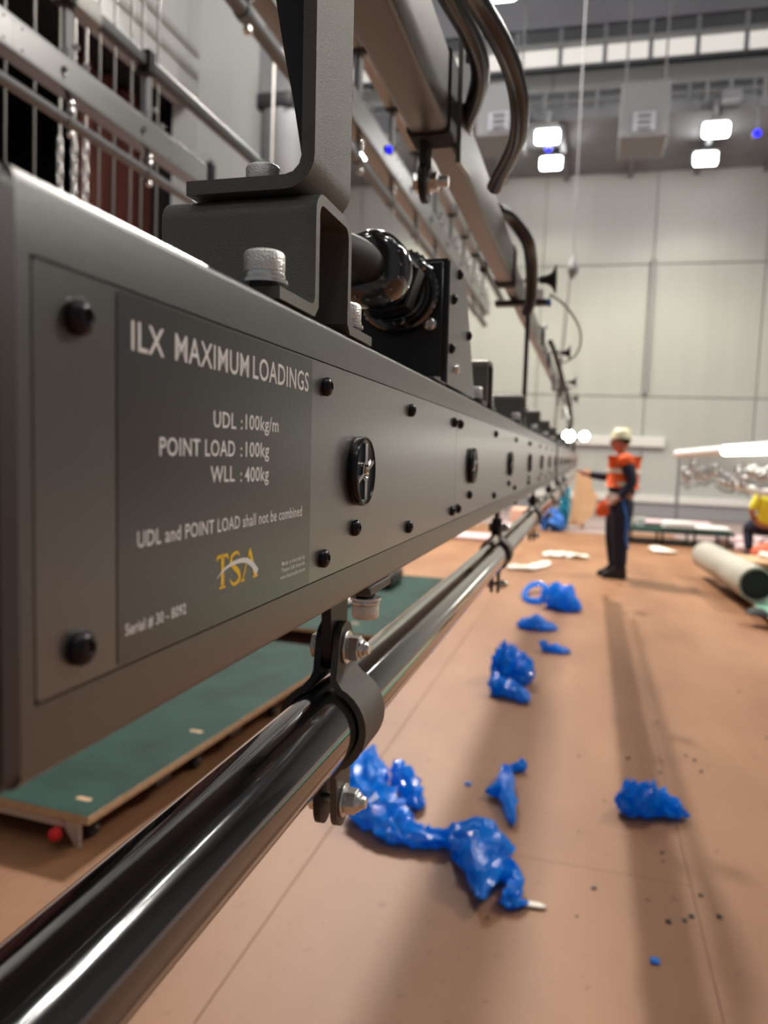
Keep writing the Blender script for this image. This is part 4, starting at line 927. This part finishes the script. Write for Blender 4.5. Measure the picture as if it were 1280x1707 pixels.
# worker facing left; local frame: -x is forward, y across, z up, origin at the feet
F0 = fl(1022, 962); WX, WY = F0.x, F0.y
def worker():
    t = thing('person', 'worker in orange and navy shirt and cream helmet, arm stretched to the bar', 'person', (WX, WY, 0))
    j = {'pel': ((.03, 0, .93), (.15, .14)), 'wai': ((.035, 0, 1.06), (.15, .145)), 'che': ((.045, 0, 1.24), (.165, .155)), 'sho': ((.05, 0, 1.37), (.12, .105)),
         'nec': ((.02, 0, 1.45), .055), 'nk2': ((.005, 0, 1.50), .05),
         'sl': ((.03, .15, 1.36), .062), 'el': ((-.12, .20, 1.16), .045), 'wl': ((-.37, .16, 1.19), .032), 'hl': ((-.44, .155, 1.215), .03),
         'sr': ((.05, -.17, 1.36), .065), 'er': ((.14, -.24, 1.12), .047), 'wr': ((-.02, -.27, .93), .033), 'hr': ((-.10, -.26, .89), .032),
         'kl': ((-.03, .09, .50), .085), 'al': ((.02, .08, .12), .055), 'tl': ((-.09, .08, .045), .036), 'thl': ((.0, .10, .78), .118),
         'kr': ((.04, -.10, .50), .085), 'ar': ((.07, -.09, .12), .055), 'tr': ((-.05, -.09, .045), .036), 'thr': ((.045, -.10, .78), .118)}
    ed = [('pel', 'wai'), ('wai', 'che'), ('che', 'sho'), ('sho', 'nec'), ('nec', 'nk2'), ('sho', 'sl'), ('sl', 'el'), ('el', 'wl'), ('wl', 'hl'), ('sho', 'sr'), ('sr', 'er'), ('er', 'wr'), ('wr', 'hr'),
          ('pel', 'thl'), ('thl', 'kl'), ('kl', 'al'), ('al', 'tl'), ('pel', 'thr'), ('thr', 'kr'), ('kr', 'ar'), ('ar', 'tr')]
    add_mesh('body', skin_body(j, ed), 'skin', t)
    g = lambda ns, k=1.12, add=.008: {n: (j[n][0], tuple(r*k+add for r in (j[n][1] if isinstance(j[n][1], tuple) else (j[n][1],)*2))) for n in ns}
    # trousers
    tj = g(('pel', 'thl', 'kl', 'al', 'thr', 'kr', 'ar')); tj['w2'] = ((.035, 0, 1.02), (.17, .16)); tj['al'] = ((.015, .08, .11), (.082, .075)); tj['ar'] = ((.065, -.09, .11), (.082, .075))
    add_mesh('trousers', skin_body(tj, [('pel', 'w2'), ('pel', 'thl'), ('thl', 'kl'), ('kl', 'al'), ('pel', 'thr'), ('thr', 'kr'), ('kr', 'ar')]), 'navy', t)
    # shirt: orange yoke, navy lower body and sleeves
    sj = g(('che', 'sho'), 1.12, .006); sj['sho'] = ((.045, 0, 1.36), (.105, .12)); sj['wai'] = ((.038, 0, 1.12), (.172, .162))
    add_mesh('orange_shirt', skin_body(sj, [('che', 'sho'), ('che', 'wai')]), 'orange', t)
    add_mesh('navy_sleeve', skin_body({'a': ((.03, .15, 1.35), (.086, .086)), 'a2': ((-.03, .175, 1.27), (.074, .074)), 'b': ((-.12, .20, 1.16), (.060, .060)), 'c': ((-.36, .165, 1.19), (.042, .042))}, [('a', 'a2'), ('a2', 'b'), ('b', 'c')]), 'navy', t)
    add_mesh('navy_sleeve', skin_body({'a': ((.055, -.165, 1.355), (.090, .090)), 'a2': ((.095, -.205, 1.25), (.078, .078)), 'b': ((.14, -.24, 1.12), (.060, .060)), 'c': ((-.01, -.27, .94), (.045, .045))}, [('a', 'a2'), ('a2', 'b'), ('b', 'c')]), 'navy', t)
    add_mesh('navy_shirt_hem', skin_body({'a': ((.03, 0, .93), (.175, .165)), 'b': ((.035, 0, 1.02), (.176, .166)), 'c': ((.038, 0, 1.09), (.178, .168))}, [('a', 'b'), ('b', 'c')]), 'navy', t)
    for p_, r_ in (((.03, .15, 1.365), .092), ((.055, -.165, 1.37), .098)):
        bm = nb(); bmesh.ops.create_uvsphere(bm, u_segments=20, v_segments=14, radius=r_); bmesh.ops.scale(bm, vec=(1, 1, .85), verts=bm.verts); bmesh.ops.translate(bm, vec=p_, verts=bm.verts)
        o = bpy.data.objects.new('shoulder_yoke', finish(bm, 'shoulder_yoke', 'orange')); COL.objects.link(o); o.parent = t
    def band(z, rx, ry, h, cx):
        bm = nb(); n = 32; rs = []
        for zz in (z, z+h):
            rs.append([bm.verts.new((cx+rx*math.cos(2*math.pi*k/n), ry*math.sin(2*math.pi*k/n), zz)) for k in range(n)])
            rs.append([bm.verts.new((cx+(rx-.02)*math.cos(2*math.pi*k/n), (ry-.02)*math.sin(2*math.pi*k/n), zz)) for k in range(n)])
        for k in range(n):
            k2 = (k+1) % n; bm.faces.new((rs[0][k], rs[0][k2], rs[2][k2], rs[2][k])); bm.faces.new((rs[2][k], rs[2][k2], rs[3][k2], rs[3][k])); bm.faces.new((rs[1][k2], rs[1][k], rs[0][k], rs[0][k2])); bm.faces.new((rs[1][k], rs[1][k2], rs[3][k2], rs[3][k]))
        return bm
    def local(name, bm, mat):
        o = bpy.data.objects.new(name, finish(bm, name, mat)); COL.objects.link(o); o.parent = t; OFS[o.name] = OFS[t.name]; return o
    local('reflective_band', band(1.225, .192, .205, .05, .045), 'tape'); local('reflective_band', band(1.075, .190, .195, .05, .038), 'tape')
    # head
    bm = nb(); bmesh.ops.create_uvsphere(bm, u_segments=28, v_segments=20, radius=.1)
    for v in bm.verts:
        x, y, z = v.co; f = 1-.25*max(0, -z/.1); v.co = Vector((x*1.02*f-(.012 if z < 0 else 0)*(-z/.1), y*.80*f, z*1.18))
        if x < -.085 and abs(y) < .02 and -.03 < z < .012: v.co.x -= .022          # nose
        if x < -.08 and abs(z+.045) < .012 and abs(y) < .03: v.co.x -= .006        # lips
        if x < -.07 and abs(z-.02) < .012 and .015 < abs(y) < .05: v.co.x += .008   # eye sockets
    for s in (1, -1): lathe(bm, [(0, .0), (0, .026), (.012, .028), (.016, .01)], (.008, s*.074, -.005), (0, s, 0), 14)
    bmesh.ops.translate(bm, verts=bm.verts, vec=(-.015, 0, 1.575)); local('head', bm, 'skin')
    bm = nb()
    for s in (1, -1): lathe(bm, [(0, .009), (.004, .005), (.004, 0)], (-.098, s*.032, 1.592), (-1, 0, 0), 10)
    local('eyes', bm, 'shoe')
    bm = nb(); lathe(bm, [(0, 0), (0, .083), (.06, .089), (.10, .06), (.10, 0)], (.012, 0, 1.56), (0, 0, 1), 20); local('hair', bm, 'hair')
    bm = nb(); lathe(bm, [(0, .10), (.0, .125), (.012, .118), (.05, .115), (.09, .095), (.115, .055), (.122, 0)], (-.005, 0, 1.625), (0, 0, 1), 28)
    box(bm, -.16, -.08, -.07, .07, 1.622, 1.632, .004, 1); box(bm, -.10, .09, -.012, .012, 1.70, 1.752, .006, 1); local('helmet', bm, 'hat')
    # hands with fingers
    def hand(p, d, up, mat='skin'):
        p = Vector(p); d = Vector(d).normalized(); up = Vector(up).normalized(); s = d.cross(up)
        for k, L in enumerate((.065, .075, .07, .055)):
            b = p+d*.05+s*(.027-.018*k); tube_pts = [p+d*.02+s*(.020-.013*k), b, b+d*L*.5-up*.008, b+d*L*.8-up*.03]
            bm = nb(); tube(bm, tube_pts, [.011, .0095, .009, .007], 8); local('finger', bm, mat)
        bm = nb(); tube(bm, [p+s*.02, p+s*.045+d*.03-up*.005, p+s*.05+d*.065-up*.012], [.012, .010, .008], 8); local('thumb', bm, mat)
        bm = nb(); box(bm, -.04, .04, -.036, .036, -.014, .014, .010, 2); M_ = Matrix((d, s, up)).transposed().to_4x4(); M_.translation = p+d*.025; bmesh.ops.transform(bm, matrix=M_, verts=bm.verts); local('palm', bm, mat)
    hand((-.42, .155, 1.21), (-1, 0, .45), (.4, 0, 1)); hand((-.08, -.262, .90), (-.6, 0, -.8), (.8, 0, -.6))
    for y, dx in ((.08, -.02), (-.09, .03)):
        bm = nb(); prism(bm, [(a+dx, b) for a, b in [(-.17, .0), (.11, 0), (.11, .06), (.10, .15), (-.04, .15), (-.06, .09), (-.13, .07), (-.17, .045)]], 1, y-.055, y+.055)
        bmesh.ops.bevel(bm, geom=bm.edges[:], offset=.012, segments=2, affect='EDGES'); local('boot', bm, 'shoe')
    # tool pouch, blue lanyard, orange gloves
    local('tool_pouch', box(nb(), -.15, -.03, -.20, -.10, .86, 1.0, .02, 2), 'paper')
    bm = nb(); tube(bm, smooth_path([(.02, -.17, 1.0), (.06, -.21, .85), (.10, -.20, .70), (.10, -.19, .50), (.14, -.18, .36)], 6), .014, 8); local('blue_lanyard', bm, 'blue')
    return t
worker()
crumple('orange_glove', [(WX-.25, WY-.25), (WX-.17, WY-.26), (WX-.10, WY-.27)], [.07, .08, .06], [.10, .19, .17], 'orange', 'orange glove held low in the right hand of the worker in orange', 'glove', 51, 16, 12, .72)

def worker2():
    c = at(1268, 905, 12.3); X, Y = c.x+.06, 12.3
    t = thing('person', 'crouching worker in yellow shirt and lilac cap at the right edge', 'person', (X, Y, 0))
    zo = -.10
    j = {'pel': ((0, 0, .52), (.15, .13)), 'wai': ((.02, -.04, .68), (.15, .12)), 'che': ((.03, -.10, .86), (.17, .13)), 'sho': ((.03, -.14, .97), (.13, .10)), 'nec': ((.03, -.15, 1.06), .05), 'nk2': ((.03, -.16, 1.10), .048),
         'sl': ((-.15, -.13, .95), .06), 'el': ((-.24, -.10, .72), .045), 'wl': ((-.16, .12, .58), .032), 'sr': ((.21, -.13, .95), .06), 'er': ((.30, -.10, .72), .045), 'wr': ((.22, .12, .58), .032),
         'thl': ((-.14, .12, .48), .095), 'kl': ((-.20, .28, .46), .07), 'al': ((-.19, .12, .10), .045), 'tl': ((-.20, .24, .045), .035),
         'thr': ((.14, .12, .48), .095), 'kr': ((.20, .28, .46), .07), 'ar': ((.19, .12, .10), .045), 'tr': ((.20, .24, .045), .035)}
    ed = [('pel', 'wai'), ('wai', 'che'), ('che', 'sho'), ('sho', 'nec'), ('nec', 'nk2'), ('sho', 'sl'), ('sl', 'el'), ('el', 'wl'), ('sho', 'sr'), ('sr', 'er'), ('er', 'wr'), ('pel', 'thl'), ('thl', 'kl'), ('kl', 'al'), ('al', 'tl'), ('pel', 'thr'), ('thr', 'kr'), ('kr', 'ar'), ('ar', 'tr')]
    add_mesh('body', skin_body(j, ed), 'skin', t)
    g = lambda ns, k=1.15, a=.01: {n: (j[n][0], tuple(r*k+a for r in (j[n][1] if isinstance(j[n][1], tuple) else (j[n][1],)*2))) for n in ns}
    add_mesh('trousers', skin_body(g(('pel', 'thl', 'kl', 'al', 'thr', 'kr', 'ar')), [('pel', 'thl'), ('thl', 'kl'), ('kl', 'al'), ('pel', 'thr'), ('thr', 'kr'), ('kr', 'ar')]), 'navy', t)
    s = g(('pel', 'che', 'wai', 'sho', 'sl', 'el', 'sr', 'er')); add_mesh('yellow_shirt', skin_body(s, [('che', 'wai'), ('wai', 'pel'), ('che', 'sho'), ('sho', 'sl'), ('sl', 'el'), ('sho', 'sr'), ('sr', 'er')]), 'hivis', t)
    def local(name, bm, mat):
        o = bpy.data.objects.new(name, finish(bm, name, mat)); COL.objects.link(o); o.parent = t
    bm = nb(); bmesh.ops.create_uvsphere(bm, u_segments=20, v_segments=14, radius=.1)
    for v in bm.verts: v.co = Vector((v.co.x*.82, v.co.y, v.co.z*1.15))
    bmesh.ops.translate(bm, verts=bm.verts, vec=(.03, -.15, 1.19)); local('head', bm, 'hair')
    bm = nb(); lathe(bm, [(0, .10), (.0, .112), (.05, .105), (.09, .06), (.10, 0)], (.03, -.15, 1.21), (0, 0, 1), 20); box(bm, -.04, .10, -.04, .06, 1.215, 1.225, .003, 1)
    MT['lilac'] = nmat('lilac_cap', (.55, .52, .70), .6); local('cap', bm, 'lilac')
    for x in (-.195, .195):
        bm = nb(); box(bm, x-.05, x+.05, .04, .30, .0, .10, .02, 2); local('boot', bm, 'shoe')
worker2()
c = fl(1275, 905, .0)
t = thing('orange_bag', 'small red-orange bag on the floor at the right edge, behind the crate', 'bag', (c.x+.1, 11.6, 0)); x_ = at(1272, 898, 11.6).x+.05
bm = nb(); bmesh.ops.create_uvsphere(bm, u_segments=20, v_segments=12, radius=.18)
for v in bm.verts: v.co = Vector((v.co.x*1.1+x_, v.co.y+11.6, max(0, v.co.z*.9+.16)))
part('sack', bm, nmat('red_orange_cloth', (.65, .14, .07), .7), t); part('handle', tube(nb(), [Vector((x_+.08*math.cos(a), 11.6, .3+.08*math.sin(a))) for a in [R(q) for q in range(0, 181, 20)]], .012, 8), 'shoe', t)
